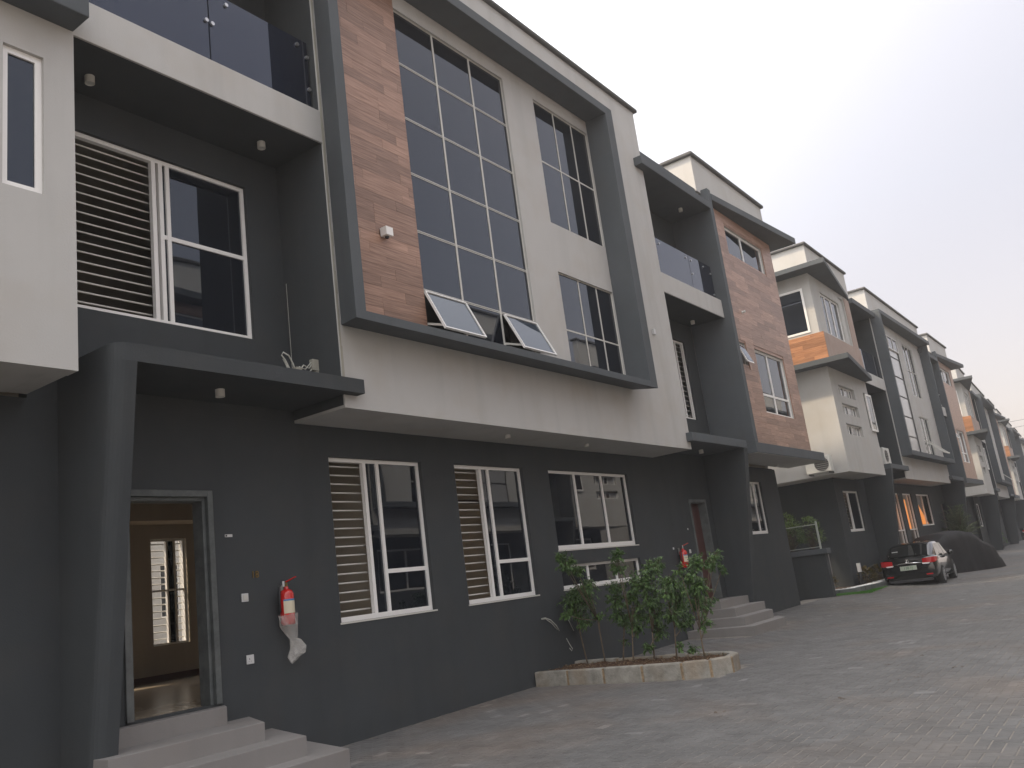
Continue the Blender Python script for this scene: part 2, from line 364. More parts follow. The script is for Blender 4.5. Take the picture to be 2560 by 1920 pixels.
# ================================================================== GROUND
def sheet(name, x0, x1, y0, y1, nx, ny, dz, mat, kind='structure'):
    mb = MB()
    for i in range(nx+1):
        for j in range(ny+1):
            x = x0+(x1-x0)*i/nx; y = y0+(y1-y0)*j/ny; mb.v.append((x, y, gz(x, y)+dz))
    for i in range(nx):
        for j in range(ny):
            k = i*(ny+1)+j; mb.f.append((k, k+ny+1, k+ny+2, k+1)); mb.m.append(0)
    return mk(mb, name, mat, None, kind=kind, smooth=True)
XE = 33.0
g0 = MB(); g0.box(-80, 300, -90, 90, -1.6, -1.15); ground = mk(g0, 'ground', 'paving_far', kind='structure')
bed = sheet('paved_road', -6, XE+.2, -13, .6, 120, 40, .0015, 'joint_sand')
sheet('road', XE+.2, 240, -14, 14, 60, 28, 0.0, 'paving_far')
# herringbone pavers
U = .1025
inpts = []
def paver_ok(cx, cy):
    if cy > -.02 or cy < -10.2: return False
    if 11.5 < cx < 12.95 and cy > -3.05: return False
    if 16.9 < cx < 19.9 and cy > -1.42: return False
    if 3.0 < cx < 6.5 and cy > -1.3: return False
    return True
for iy in range(int(-10.3/U), 1):
    for ix in range(int(3.4/U), int(XE/U)+2):
        r_ = (ix-iy) % 4
        if r_ == 0: cx, cy, hx, hy = (ix+1)*U, (iy+.5)*U, U, U/2
        elif r_ == 3: cx, cy, hx, hy = (ix+.5)*U, (iy+1)*U, U/2, U
        else: continue
        if cx < 5 and cy < -4.5: continue
        if paver_ok(cx, cy): inpts.append((cx, cy, hx, hy))
def in_view(p, mgn=40):
    s = screen((p[0], p[1], gz(p[0], p[1])))
    return s and -mgn < s[0] < 2560+mgn and -mgn < s[1] < 1920+mgn
vis = sorted([p for p in inpts if in_view(p)], key=lambda p: depth_of((p[0], p[1], -.75)))
near = set(vis[:298])
def paver_mesh(hx, hy):
    g = .0035; c = .006; t = .03
    a, b = hx-g, hy-g
    v = [(-a,-b,-t),(a,-b,-t),(a,b,-t),(-a,b,-t),(-a,-b,-c),(a,-b,-c),(a,b,-c),(-a,b,-c),(-a+c,-b+c,0),(a-c,-b+c,0),(a-c,b-c,0),(-a+c,b-c,0)]
    f = [(0,1,5,4),(1,2,6,5),(2,3,7,6),(3,0,4,7),(4,5,9,8),(5,6,10,9),(6,7,11,10),(7,4,8,11),(8,9,10,11)]
    return v, f
pm = {}
for key, (hx, hy) in {'h': (U, U/2), 'v': (U/2, U)}.items():
    v, f = paver_mesh(hx, hy); me = bpy.data.meshes.new('paver'); me.from_pydata(v, [], f); me.materials.append(MATS['paver_concrete']); pm[key] = me
rest_v, rest_f, tone = [], [], []
rng = random.Random(3)
for p in inpts:
    cx, cy, hx, hy = p; z = gz(cx, cy)+rng.uniform(-.0015, .0015)
    if p in near:
        o = bpy.data.objects.new('paver', pm['h' if hx > hy else 'v']); COL.objects.link(o); o.parent = bed
        o.location = (cx, cy, z+.006); o.rotation_euler = (rng.uniform(-.012, .012), rng.uniform(-.012, .012), rng.uniform(-.01, .01))
    else:
        v, f = paver_mesh(hx, hy); k = len(rest_v); tx, ty = rng.uniform(-.01, .01), rng.uniform(-.01, .01)
        rest_v += [(cx+a, cy+b, z+.006+c+a*tx+b*ty) for a, b, c in v]; rest_f += [tuple(k+i for i in q) for q in f[4:]]
        tone += [rng.random()]*12
me = bpy.data.meshes.new('pavers'); me.from_pydata(rest_v, [], rest_f); me.materials.append(MATS['paver_concrete_mass'])
at = me.attributes.new('tone', 'FLOAT', 'POINT'); at.data.foreach_set('value', tone)
po = bpy.data.objects.new('pavers', me); COL.objects.link(po); po.parent = bed; po['kind'] = 'stuff'

# ================================================================== BUILDING PARTS shared by blocks
YB = -.914
def roundcoping(mb, x0, x1, y0, y1, z0, z1): mb.box(x0, x1, y0, y1, z0, z1)
def shell(root, x0, x1, zr, rear_ops, depth=6.5):
    """side, rear walls, floors and roof behind the street front"""
    mb = MB(); wall(mb, x0, x1, -1.1, zr, depth-.2, depth, rear_ops); mk(mb, 'rear_wall', 'light_paint', root)
    for nm, z0, z1 in (('floor_slab', 3.15, 3.30), ('floor_slab', 6.65, 6.80)):
        mk(MB().box(x0+.22, x1-.22, .17, depth-.21, z0, z1), nm, 'room_paint', root)
    mk(MB().box(x0+.22, x1-.22, .17, depth-.21, -.2, 0), 'floor_slab', 'room_floor', root)
    mk(MB().box(x0+.1, x1-.1, .0, depth-.05, 9.62, 9.8), 'roof', 'coping_paint', root)
    for x in (x0, x1-.2):
        mk(MB().box(x, x+.2, .165, depth-.2, -1.1, 9.9), 'side_wall', 'light_paint', root)

def right_half(root, ox, first):
    """recess with balcony and canopy, then the bay clad in wood tiles. design x of block 1 + ox"""
    X = lambda v: v+ox
    # recess upper wall
    mb = MB(); ops = [(X(18.94), X(19.68), 4.15, 6.11), (X(17.5), X(19.0), 7.0, 9.0)]
    wall(mb, X(16.93), X(20.25), 3.115, 9.43, 0, .16, ops); mk(mb, 'recess_wall', 'dark_paint', root)
    f = window(root, X(18.94), X(19.68), 4.15, 6.11, .08, vx=(X(19.22),), bars=(X(18.97), X(19.65), 15) if first else None, skip=((0, None), (1, None)) if first else ())
    window(root, X(17.5), X(19.0), 7.0, 9.0, .08, vx=(X(18.25),), mat='black_metal', name='balcony_door')
    # balcony beam + slab
    mk(MB().box(X(16.93), X(20.25), YB, YB+.03, 6.587, 7.046), 'balcony_beam', 'light_paint', root, bevel=.006)
    mk(MB().box(X(16.93), X(20.25), YB+.03, 0, 6.60, 6.9), 'balcony_slab', 'dark_paint', root)
    gl = mk(MB().box(X(16.96), X(18.9), -.80, -.788, 7.02, 7.96), 'balcony_glass', 'balcony_glass', root)
    mk(MB().box(X(18.92), X(20.22), -.80, -.788, 7.02, 7.96), 'pane', 'balcony_glass', gl)
    for cx, cz in ((17.35, 7.85), (18.75, 7.85), (19.05, 7.85), (19.0, 7.5), (19.75, 7.85), (20.15, 7.75), (20.15, 7.2)):
        mk(MB().lathe((X(cx), -.80, cz), [(0, -.02), (.024, -.02), (.024, 0)], 10, axis='y'), 'clamp', 'steel', gl)
    # recess parapet and roof slab
    mk(MB().box(X(16.93), X(19.99), -.87, -.70, 9.64, 10.0), 'recess_parapet', 'dark_paint_trim', root)
    mk(MB().box(X(16.53), X(20.25), -1.10, 0, 9.44, 9.63), 'roof_slab', 'dark_paint_trim', root, bevel=.01)
    # canopy + leaning fin
    mk(MB().box(X(16.76), X(19.773), -1.05, 0, 3.264, 3.448), 'entrance_canopy', 'dark_paint_trim', root, bevel=.01)
    mk(MB().hexa([(X(19.55), -.50, -.9), (X(19.773), -.50, -.9), (X(19.773), -1.048, 3.262), (X(19.55), -1.048, 3.262)],
                 [(X(19.55), -.002, -.9), (X(19.773), -.002, -.9), (X(19.773), -.002, 3.262), (X(19.55), -.002, 3.262)]), 'canopy_fin', 'dark_paint', root, bevel=.012)
    # wood bay
    x0, x1 = X(20.25), X(25.0)
    wops = [(X(21.435), X(24.217), 8.60, 9.40), (X(21.93), X(24.17), 4.34, 6.06), (X(20.85), X(21.35), 5.50, 6.09)]
    mb = MB(); wall(mb, x0+.2, x1, 3.44, 9.74, YB+.021, -.75, wops); mk(mb, 'bay_wall', 'light_paint', root)
    planks(root, x0+.2, x1, 3.44, 9.72, YB, 'wood_tile', wops, limit=200 if first else 0)
    window(root, *wops[0][:2], wops[0][2], wops[0][3], YB+.09, vx=(X(22.72),), t=.055)
    window(root, *wops[1][:2], wops[1][2], wops[1][3], YB+.09, vx=(X(22.99),), hz=(4.86,), t=.06)
    # little top-hung flap
    a, b = X(20.88), X(21.32)
    mb = MB(); ring(mb, a, b, 5.5, 6.07, YB+.06, YB+.10, .035); fw = mk(mb, 'window', 'white_metal', root)
    mk(MB().hexa([(a, YB-.16, 5.52), (b, YB-.16, 5.52), (b, YB+.05, 6.05), (a, YB+.05, 6.05)], [(a, YB-.13, 5.53), (b, YB-.13, 5.53), (b, YB+.08, 6.06), (a, YB+.08, 6.06)]), 'open_sash', 'white_metal', fw)
    mk(MB().hexa([(a+.04, YB-.152, 5.56), (b-.04, YB-.152, 5.56), (b-.04, YB+.03, 6.01), (a+.04, YB+.03, 6.01)], [(a+.04, YB-.15, 5.57), (b-.04, YB-.15, 5.57), (b-.04, YB+.032, 6.02), (a+.04, YB+.032, 6.02)]), 'pane', 'flap_glass', fw)
    mk(MB().box(x0, x0+.2, -1.09, 0, 3.44, 10.02), 'bay_fin', 'dark_paint_trim', root, bevel=.008)
    mk(MB().box(x0, X(25.59), -1.09, 0, 3.19, 3.438), 'bay_slab', 'dark_paint_trim', root, bevel=.01)
    mk(MB().box(x0+.02, X(25.57), -1.07, -.001, 3.180, 3.188), 'soffit', 'light_paint', root)
    mk(MB().prism([(x0+.2, -1.10), (X(25.72), -1.52), (X(25.72), -.2), (x0+.2, -.2)], 9.745, 9.93), 'roof_overhang', 'dark_paint_trim', root, bevel=.01)
    # upper volume with coping
    mk(MB().box(X(19.99), X(24.95), -.912, 0, 9.94, 10.9).box(X(19.99), X(20.19), 0.001, 6.4, 9.81, 10.9).box(X(24.75), X(24.95), 0.001, 6.4, 9.81, 10.9).box(X(20.2), X(24.74), 6.2, 6.4, 9.81, 10.9), 'parapet', 'light_paint', root)
    mk(MB().box(X(19.90), X(25.05), -.99, -.10, 10.902, 11.0).box(X(19.90), X(20.25), -.098, 6.45, 10.902, 11.0), 'coping', 'coping_paint', root, bevel=.03)
    # upper rear of bay
    mk(MB().box(X(24.8), X(25.0), -.748, 0, 3.44, 9.74), 'bay_side', 'light_paint', root)

# ================================================================== BLOCK 1
B1 = thing('townhouse_block', 'nearest grey and charcoal townhouse block with open front door, wood-tiled bays and tall gridded window', 'townhouse', (4.0, 0, -.75), 'townhouse blocks along the street')
SH[:] = [0, 0]
G_OPS = [(4.90, 5.97, 0, 2.25), (7.74, 9.507, .642, 2.72), (10.25, 12.034, .642, 2.72), (12.81, 15.676, 1.323, 2.72), (12.81, 15.676, .66, 1.064), (18.335, 19.243, 0, 2.225), (20.9, 23.10, 1.355, 2.723)]
mb = MB(); wall(mb, -8, 24.16, -1.1, 3.114, 0, .16, G_OPS); mk(mb, 'ground_floor_wall', 'dark_paint', B1)
shell(B1, -8, 24.36, 9.7, [(9.14, 9.86, .60, 2.47), (10.3, 14, .6, 2.6), (4.0, 7.6, .3, 2.6)])  # the two wide rear openings are added out of view to light the room
mk(MB().box(8.75, 8.9, .17, 3.4, .001, 3.149), 'partition_wall', 'room_paint', B1)
mk(MB().box(14.9, 15.05, 2.2, 6.29, .001, 3.149), 'partition_wall', 'room_paint', B1)
mk(MB().box(3.2, 3.35, .17, 6.29, .001, 3.149), 'partition_wall', 'room_paint', B1)
mb = MB(); wall(mb, 3.36, 14.89, .001, 3.149, 6.26, 6.298, [(9.14, 9.86, .60, 2.47), (10.3, 14, .6, 2.6), (4.0, 7.6, .3, 2.6)]); mk(mb, 'inner_wall', 'room_paint', B1)  # same added openings cut through the inner wall
mk(MB().box(3.36, 14.89, 6.243, 6.259, .001, .11), 'skirting', 'red_leaf_door', B1)
mk(MB().box(3.36, 14.89, 5.75, 6.259, 2.73, 3.149).box(3.36, 8.74, 2.9, 3.1, 2.75, 3.149), 'ceiling_beam', 'room_paint', B1)
mk(MB().box(3.36, 14.89, 2.9, 2.99, 2.60, 2.66), 'curtain_rail', 'red_leaf_door', B1)
mk(MB().box(3.2, 11.0, 3.4, 3.5, 3.31, 6.64).box(3.2, 3.3, .17, 3.39, 3.31, 6.64), 'inner_wall', 'room_paint', B1)
window(B1, 9.14, 9.86, .60, 2.47, 6.36, vx=(9.50, 9.66), hz=(1.55,), t=.035, skip=((0, None), (2, None)), glass='tinted_glass', bars=(9.16, 9.84, 15), name='rear_window')
# left light box
mb = MB(); wall(mb, -8, 3.990, 3.144, 6.6, -.936, -.75, [(3.335, 3.70, 4.77, 6.177)]); mk(mb, 'corner_box_wall', 'light_paint', B1)
mk(MB().box(3.80, 3.988, -.748, .0, 3.15, 6.6), 'corner_box_side', 'light_paint', B1)
mk(MB().box(-8, 3.79, -.748, -.002, 3.146, 3.20), 'soffit', 'light_paint', B1)
window(B1, 3.335, 3.70, 4.77, 6.177, -.87, t=.06, d=.05)
mk(MB().box(-8, 3.99, -1.237, -.01, 6.601, 6.90), 'floor_band', 'dark_paint_trim', B1, bevel=.01)
mk(MB().box(-8, 3.985, -.93, -.75, 6.901, 9.65).box(3.80, 3.983, -.749, -.01, 6.901, 9.65), 'upper_corner_wall', 'light_paint', B1)
mk(MB().box(-8, 4.1, -1.3, 0, 9.651, 9.85), 'roof_overhang', 'dark_paint_trim', B1)
# recess L
mb = MB(); wall(mb, 3.99, 7.222, 3.115, 9.43, 0, .16, [(4.2, 6.70, 4.126, 6.155), (4.5, 6.4, 6.95, 9.1)]); mk(mb, 'recess_wall', 'dark_paint', B1)
mk(MB().box(7.222, 7.42, -.893, 0, 3.15, 9.9), 'bay_side', 'dark_paint', B1)
window(B1, 4.2, 6.70, 4.126, 6.155, .08, vx=(5.44, 5.53, 5.62), hz=((5.195, 5.53, 6.66),), t=.05, skip=((0, None), (1, None)), bars=(4.25, 5.5, 17), label='tall recessed window, grille bars behind its open left half')
window(B1, 4.5, 6.4, 6.95, 9.1, .08, vx=(5.45,), mat='black_metal', name='balcony_door')
mk(MB().box(3.991, 7.222, YB, YB+.03, 6.587, 7.046), 'balcony_beam', 'light_paint', B1, bevel=.006)
mk(MB().box(3.991, 7.222, YB+.031, 0, 6.60, 6.94), 'balcony_slab', 'dark_paint', B1)
gl = mk(MB().box(4.0, 5.672, -.80, -.788, 7.0, 8.08), 'balcony_glass', 'balcony_glass', B1)
mk(MB().box(5.69, 7.19, -.80, -.788, 7.0, 8.08), 'pane', 'balcony_glass', gl)
for cx, cz in ((5.64, 7.64), (5.72, 7.63), (5.93, 7.99), (7.02, 7.98), (7.17, 7.85), (7.17, 7.38), (4.6, 7.95)):
    mk(MB().lathe((cx, -.80, cz), [(0, -.025), (.026, -.025), (.026, 0)], 12, axis='y'), 'clamp', 'steel', gl)
mk(MB().box(3.991, 7.222, -1.1, 0, 9.44, 9.63), 'roof_slab', 'dark_paint_trim', B1)
# canopy L with fin (rounded outer corner)
_arc = [(4.28+.13+.13*math.cos(math.pi+math.pi/2*k/6), -1.052+.13+.13*math.sin(math.pi+math.pi/2*k/6)) for k in range(7)]
mk(MB().prism([(7.435, 0), (4.28, 0)]+_arc+[(7.435, -1.052)], 3.272, 3.445), 'entrance_canopy', 'dark_paint', B1)
def fin_pts(z, yf):
    r_ = .13; pts = [(4.49, -.002), (4.28, -.002)]
    for k in range(7):
        a = math.pi+math.pi/2*k/6; pts.append((4.28+r_+r_*math.cos(a), yf+r_+r_*math.sin(a)))
    pts.append((4.49, yf)); return [(x, y, z) for x, y in pts]
mb = MB(); lo, hi = fin_pts(-1.0, -.46), fin_pts(3.2715, -1.052); nn = len(lo)
mb.add(lo+hi, [tuple(range(nn))[::-1], tuple(range(nn, 2*nn))]+[(i, (i+1) % nn, nn+(i+1) % nn, nn+i) for i in range(nn)]); fin = mk(mb, 'canopy_fin', 'dark_paint', B1)
# door 1
mb = MB(); x0, x1 = 4.90, 5.97
mb.box(x0, x0+.07, -.03, .24, 0, 2.25).box(x1-.07, x1, -.03, .24, 0, 2.25).box(x0+.07, x1-.07, -.03, .24, 2.18, 2.25)
mb.box(x0+.07, x0+.11, .02, .20, 0, 2.14).box(x1-.11, x1-.07, .02, .20, 0, 2.14).box(x0+.07, x1-.07, .02, .2, 2.14, 2.18)
dr = mk(mb, 'door_frame', 'door_frame_paint', B1, bevel=.006)
# ground floor windows
for (a, b, s1, s2) in ((7.74, 9.507, 8.42, 8.67), (10.25, 12.034, 10.95, 11.15)):
    window(B1, a, b, .642, 2.72, .09, vx=(s1, s2), hz=((1.22, s2, b-.05),), t=.05, tm=.055, tb=.06, skip=((0, None),), bars=(a+.04, s1, 17), label='tall sliding window pushed open over white grille bars')
window(B1, 12.81, 15.676, 1.323, 2.72, .09, vx=(13.74, 14.71), t=.05, tb=.08)
window(B1, 12.81, 15.676, .66, 1.064, .09, vx=(13.77, 14.78), t=.045, tb=.06, label='low strip window behind the shrubs')
window(B1, 20.9, 23.10, 1.355, 2.723, .09, vx=(22.0, 22.62), t=.05, tb=.08)
for (a, b, z) in ((7.72, 9.53, .642), (10.23, 12.06, .642), (12.79, 15.70, 1.323), (12.79, 15.70, .66)):
    mk(MB().box(a, b, -.012, .055, z-.022, z-.001), 'window_sill', 'off_white_metal', B1)
# door 2
mb = MB(); x0, x1 = 18.335, 19.243
mb.box(x0, x0+.07, -.02, .25, 0, 2.225).box(x1-.07, x1, -.02, .25, 0, 2.225).box(x0+.07, x1-.07, -.02, .25, 2.155, 2.225)
mk(mb, 'door_frame', 'door_frame_paint', B1)
dl = mk(MB().box(x0+.072, x1-.072, .16, .20, .001, 2.153), 'door', 'red_leaf_door', B1)
mk(MB().tube([(18.5, .12, .95), (18.5, .12, 1.12)], .012, 8), 'handle', 'steel', dl)
# bay front
SX0, SX1 = 12.6, 14.53
B_OPS = [(8.893, 11.662, 4.20, 9.461), (SX0, SX1, 7.0, 9.46), (SX0, SX1, 4.20, 6.066)]
mb = MB(); wall(mb, 7.222, 16.932, 3.113, 10.9, YB, YB+.02, B_OPS); wall(mb, 7.43, 16.73, 3.16, 10.9, YB+.021, -.76, B_OPS); mk(mb, 'bay_wall', 'light_paint', B1)
mk(MB().box(16.732, 16.932, YB+.021, 0, 3.16, 10.9), 'bay_side', 'light_paint', B1)
mk(MB().box(7.23, 16.93, YB+.021, -.001, 3.1135, 3.158), 'soffit', 'light_paint', B1)
mk(MB().box(7.12, 17.03, -.99, -.72, 10.902, 10.99), 'coping', 'coping_paint', B1, bevel=.03)
mk(MB().box(7.222, 7.42, -.75, 6.4, 9.91, 10.9).box(16.732, 16.931, 0.001, 6.4, 9.81, 10.9), 'parapet', 'light_paint', B1)
# protruding frame
YF = -1.383
mb = MB()
fo = [(7.07, 4.077), (14.83, 4.077), (14.83, 9.91), (7.07, 9.91)]; bo = [(7.275, 4.15), (14.71, 4.15), (14.71, 9.91), (7.275, 9.91)]
fi = [(7.245, 4.19), (14.55, 4.19), (14.55, 9.73), (7.245, 9.73)]; bi = [(7.285, 4.20), (14.53, 4.20), (14.53, 9.73), (7.285, 9.73)]
V = [(x, YF, z) for x, z in fo]+[(x, YB-.001, z) for x, z in bo]+[(x, YF, z) for x, z in fi]+[(x, YB-.001, z) for x, z in bi]
F = []
for i in range(4):
    j = (i+1) % 4; F += [(i, j, 8+j, 8+i), (i, 4+i, 4+j, j), (8+i, 8+j, 12+j, 12+i), (4+i, 12+i, 12+j, 4+j)]
mb.add(V, F); mk(mb, 'protruding_frame', 'dark_paint_trim', B1, bevel=.008)
planks(B1, 7.29, 8.885, 4.205, 9.725, YB-.002, 'wood_tile', limit=100)
# curtain wall
CW = [8.893, 9.82, 10.75, 11.662]; CZ = [4.20, 4.971, 5.858, 6.757, 7.651, 8.556, 9.461]
mb = MB(); yy = YB+.05
ring(mb, CW[0], CW[3], CZ[0], CZ[6], yy-.012, yy+.04, .016)
for v in CW[1:3]: mb.box(v-.017, v+.017, yy-.011, yy+.04, CZ[0]+.016, CZ[6]-.016)
for z in CZ[1:6]: mb.box(CW[0]+.016, CW[3]-.016, yy-.009, yy+.038, z-.018, z-.006).box(CW[0]+.016, CW[3]-.016, yy-.009, yy+.038, z+.006, z+.018)
cw = mk(mb, 'curtain_wall_frame', 'off_white_metal', B1)
mb = MB()
for z in CZ[1:6]: mb.box(CW[0]+.016, CW[3]-.016, yy-.004, yy+.037, z-.0058, z+.0058)
mk(mb, 'gasket', 'black_metal', cw)
for i in range(3):
    for j in range(6):
        if j == 0 and i in (0, 2): continue
        mk(MB().box(CW[i]+.0155, CW[i+1]-.0155, yy, yy+.008, CZ[j]+(.0178 if j else .0158), CZ[j+1]-(.0178 if j < 5 else .0158)), 'pane', 'tinted_glass', cw)
for i in (0, 2):
    a, b = CW[i]+.01, CW[i+1]-.01; zt, zb_ = CZ[1]-.05, CZ[1]-.67; yt, yb_ = yy-.04, yy-.40+.06
    d = Vector((0, yb_-yt, zb_-zt)).normalized(); nrm = Vector((0, d.z, -d.y))*.035
    def bar_(xa, xb, s0, s1):
        p0 = Vector((0, yt, zt))+d*s0; p1 = Vector((0, yt, zt))+d*s1
        fr = [(xa, p1.y, p1.z), (xb, p1.y, p1.z), (xb, p0.y, p0.z), (xa, p0.y, p0.z)]
        return fr, [(x, y+nrm.y, z+nrm.z) for x, y, z in fr]
    Ls = math.hypot(yb_-yt, zb_-zt); mb = MB()
    for q in ((a, a+.02, 0, Ls), (b-.02, b, 0, Ls), (a+.02, b-.02, 0, .02), (a+.02, b-.02, Ls-.02, Ls)): mb.hexa(*bar_(*q))
    sf = mk(mb, 'open_sash', 'white_metal', cw, label='bottom sash of the gridded window propped open')
    fr, bk = bar_(a+.019, b-.019, .019, Ls-.019)
    off = nrm*.3; fr2 = [(x, y+off.y, z+off.z) for x, y, z in fr]; bk2 = [(x, y+off.y*1.6, z+off.z*1.6) for x, y, z in fr]
    mk(MB().hexa(fr2, bk2), 'open_sash_pane', 'flap_glass', cw)
    for xx in (a+.01, b-.03):
        mk(MB().hexa([(xx, yb_+.03, zb_+.05), (xx+.02, yb_+.03, zb_+.05), (xx+.02, yb_+.03, zb_+.08), (xx, yb_+.03, zb_+.08)],
                     [(xx, yy+.02, zb_+.16), (xx+.02, yy+.02, zb_+.16), (xx+.02, yy+.02, zb_+.19), (xx, yy+.02, zb_+.19)]), 'stay_arm', 'off_white_metal', cw)
mk(MB().box(8.9, 11.66, yy+.5, yy+.52, 4.2, 9.5), 'black_backing', 'black_metal', B1)  # plain black sheet across the space behind the panes
def slim(z0, z1, hz):
    window(B1, SX0, SX1, z0, z1, YB+.05, vx=(13.31, 13.955), hz=hz, t=.018, tm=.026, d=.03, mat='off_white_metal')
slim(7.0, 9.46, (8.235,)); slim(4.2, 6.066, (5.01,))
right_half(B1, 0, True)
mk(MB().box(24.162, 24.36, 0, .164, -1.1, 3.1), 'corner_wall', 'dark_paint', B1)

# ================================================================== BLOCK 2 (and its copies)
B2 = thing('townhouse_block', 'second townhouse block with warm sunlit end wall, orange wood panel and angular slabs', 'townhouse', (28.5, 0, -.75), 'townhouse blocks along the street')
DZ = -.12
def P2(): SH[:] = [0, DZ]
P2()
OX = 28.6
BX0, BX1 = 33.1, 36.35
G2 = [(30.66, 32.61, 1.33, 2.72), (36.9+.15, 38.6, .642, 2.72), (39.30, 40.9, .642, 2.72), (41.9, 44.6, 1.323, 2.72), (46.95, 47.85, 0, 2.3), (34.9, 36.0, 0, 2.3), (20.9+OX, 23.1+OX, 1.355, 2.723)]
mb = MB(); wall(mb, 29.8, 24.16+OX, -1.2, 3.13, 0, .16, G2); mk(mb, 'ground_floor_wall', 'dark_paint', B2)
shell(B2, 30.0, 24.36+OX, 9.7, [])
mk(MB().box(29.80, 29.99, .001, 6.5, -1.2, 3.13), 'ground_side_wall', 'dark_paint', B2)
# light corner box
SL = [(29.31, 31.2, 5.69, 6.05), (29.33, 31.25, 5.07, 5.43), (29.3, 31.2, 4.39, 4.75), (32.4, 32.95, 4.8, 6.1)]
mb = MB(); wall(mb, 28.5, 33.1, 3.144, 6.56, -.93, -.75, SL); mk(mb, 'corner_box_wall', 'light_paint', B2)
SW = [(-.66, 1.3, 7.78, 9.30)]
mb = MB()
def sidewall(mbx, xf, xb, y0, y1, z0, z1, ops):
    t = MB(); wall(t, y0, y1, z0, z1, 0, 1, ops)
    mbx.add([(xf if v[1] == 0 else xb, v[0], v[2]) for v in t.v], t.f); return mbx
sidewall(mb, 28.5, 28.7, -.749, 6.5, 3.144, 9.75, SW); mk(mb, 'corner_box_side', 'light_paint', B2)
mk(MB().box(32.9, 33.099, -.749, 0, 3.15, 9.7), 'corner_box_side', 'dark_paint', B2)
mk(MB().box(28.72, 32.89, -.748, -.002, 3.146, 3.2).box(28.72, 29.79, 0, 6.4, 3.146, 3.2), 'soffit', 'light_paint', B2)
for (a, b, c, d) in SL[:3]:
    h_ = (b-a)/2; f_ = window(B2, a, b, c, d, -.80, vx=(a+h_*.62, a+h_, a+h_*1.68), t=.04, glass='film_panel')
    for q_ in [ch for ch in f_.children][1::2]: q_.data.materials[0] = MATS['tinted_glass']  # pale and dark panes alternate, putting reflected light and dark into the glass colour
# casement swung open at the right of the corner box
cs = MB(); ring(cs, 32.45, 33.22, 4.70, 6.05, -.99, -.945, .07); csf = mk(cs, 'open_casement', 'white_metal', B2)
mk(MB().box(32.53, 33.14, -.972, -.964, 4.78, 5.98), 'pane', 'tinted_glass', csf)
# side window and orange wood spandrel
mb = MB(); t = MB(); ring(t, -.66, 1.3, 7.78, 9.30, -.02, .08, .07); mb.add([(28.5+v[1], v[0], v[2]) for v in t.v], t.f); sf = mk(mb, 'side_window', 'white_metal', B2)
mk(MB().box(28.52, 28.53, -.60, 1.24, 7.84, 9.24), 'pane', 'tinted_glass', sf)
planks(B2, -1.06, 1.4, 6.80, 7.70, None, 'wood_tile_orange', side=28.47, limit=40)
mk(MB().box(28.4705, 32.9, -1.06, -.932, 6.80, 7.70), 'spandrel_wall', 'brown_render', B2)
# upper front
mb = MB(); wall(mb, 28.5, 33.1, 7.701, 9.75, -.93, -.75, [(29.54, 31.76, 7.85, 9.31), (31.85, 32.5, 7.80, 9.6)]); mk(mb, 'upper_corner_wall', 'light_paint', B2)
window(B2, 29.54, 31.76, 7.85, 9.31, -.84, vx=(30.2, 30.9), t=.06)
mk(MB().box(31.85, 32.5, -.86, -.80, 7.80, 9.6), 'recessed_panel', 'light_paint', B2)
mk(MB().box(32.55, 33.2, -.955, -.932, 6.76, 9.68), 'brown_pilaster', 'brown_render', B2)
mk(MB().prism([(28.0, -1.76), (33.15, -1.18), (33.15, -.2), (28.72, 6.3), (28.0, 6.3)], 6.565, 6.74), 'floor_band', 'dark_paint_trim', B2, bevel=.01)
mk(MB().prism([(27.9, -1.68), (33.2, -.98), (33.2, -.1), (28.72, 6.3), (27.9, 6.3)], 9.76, 9.92), 'roof_overhang', 'dark_paint_trim', B2, bevel=.01)
mk(MB().box(29.3, 34.1, -.80, -.6, 9.921, 11.0).box(29.3, 29.5, -.599, 6.2, 9.921, 11.0), 'parapet', 'light_paint', B2)
mk(MB().box(29.2, 34.2, -.88, -.5, 11.002, 11.09).box(29.2, 29.6, -.499, 6.3, 11.002, 11.09), 'coping', 'coping_paint', B2, bevel=.03)
# recess
mb = MB(); wall(mb, 33.1, 36.35, 3.135, 9.6, 0, .16, [(34, 35.8, 4.1, 6.1), (33.8, 35.6, 7.0, 9.1)]); mk(mb, 'recess_wall', 'dark_paint', B2)
window(B2, 34, 35.8, 4.1, 6.1, .08, vx=(34.9,)); window(B2, 33.8, 35.6, 7.0, 9.1, .08, vx=(34.7,), mat='black_metal', name='balcony_door')
mk(MB().box(33.1, 36.35, -.914, -.884, 6.587, 7.046), 'balcony_beam', 'light_paint', B2); mk(MB().box(33.1, 36.35, -.883, 0, 6.6, 6.9), 'balcony_slab', 'dark_paint', B2)
gl = mk(MB().box(33.12, 34.7, -.80, -.788, 7.0, 8.0), 'balcony_glass', 'balcony_glass', B2); mk(MB().box(34.72, 36.33, -.80, -.788, 7.0, 8.0), 'pane', 'balcony_glass', gl)
mk(MB().box(33.2, 36.6, -1.1, 0, 9.60, 9.78), 'roof_slab', 'dark_paint_trim', B2)
mk(MB().box(33.6, 36.5, -1.05, 0, 3.40, 3.57), 'entrance_canopy', 'dark_paint_trim', B2)
mk(MB().hexa([(33.6, -.5, -1.1), (33.8, -.5, -1.1), (33.8, -1.048, 3.398), (33.6, -1.048, 3.398)], [(33.6, -.002, -1.1), (33.8, -.002, -1.1), (33.8, -.002, 3.398), (33.6, -.002, 3.398)]), 'canopy_fin', 'dark_paint', B2)
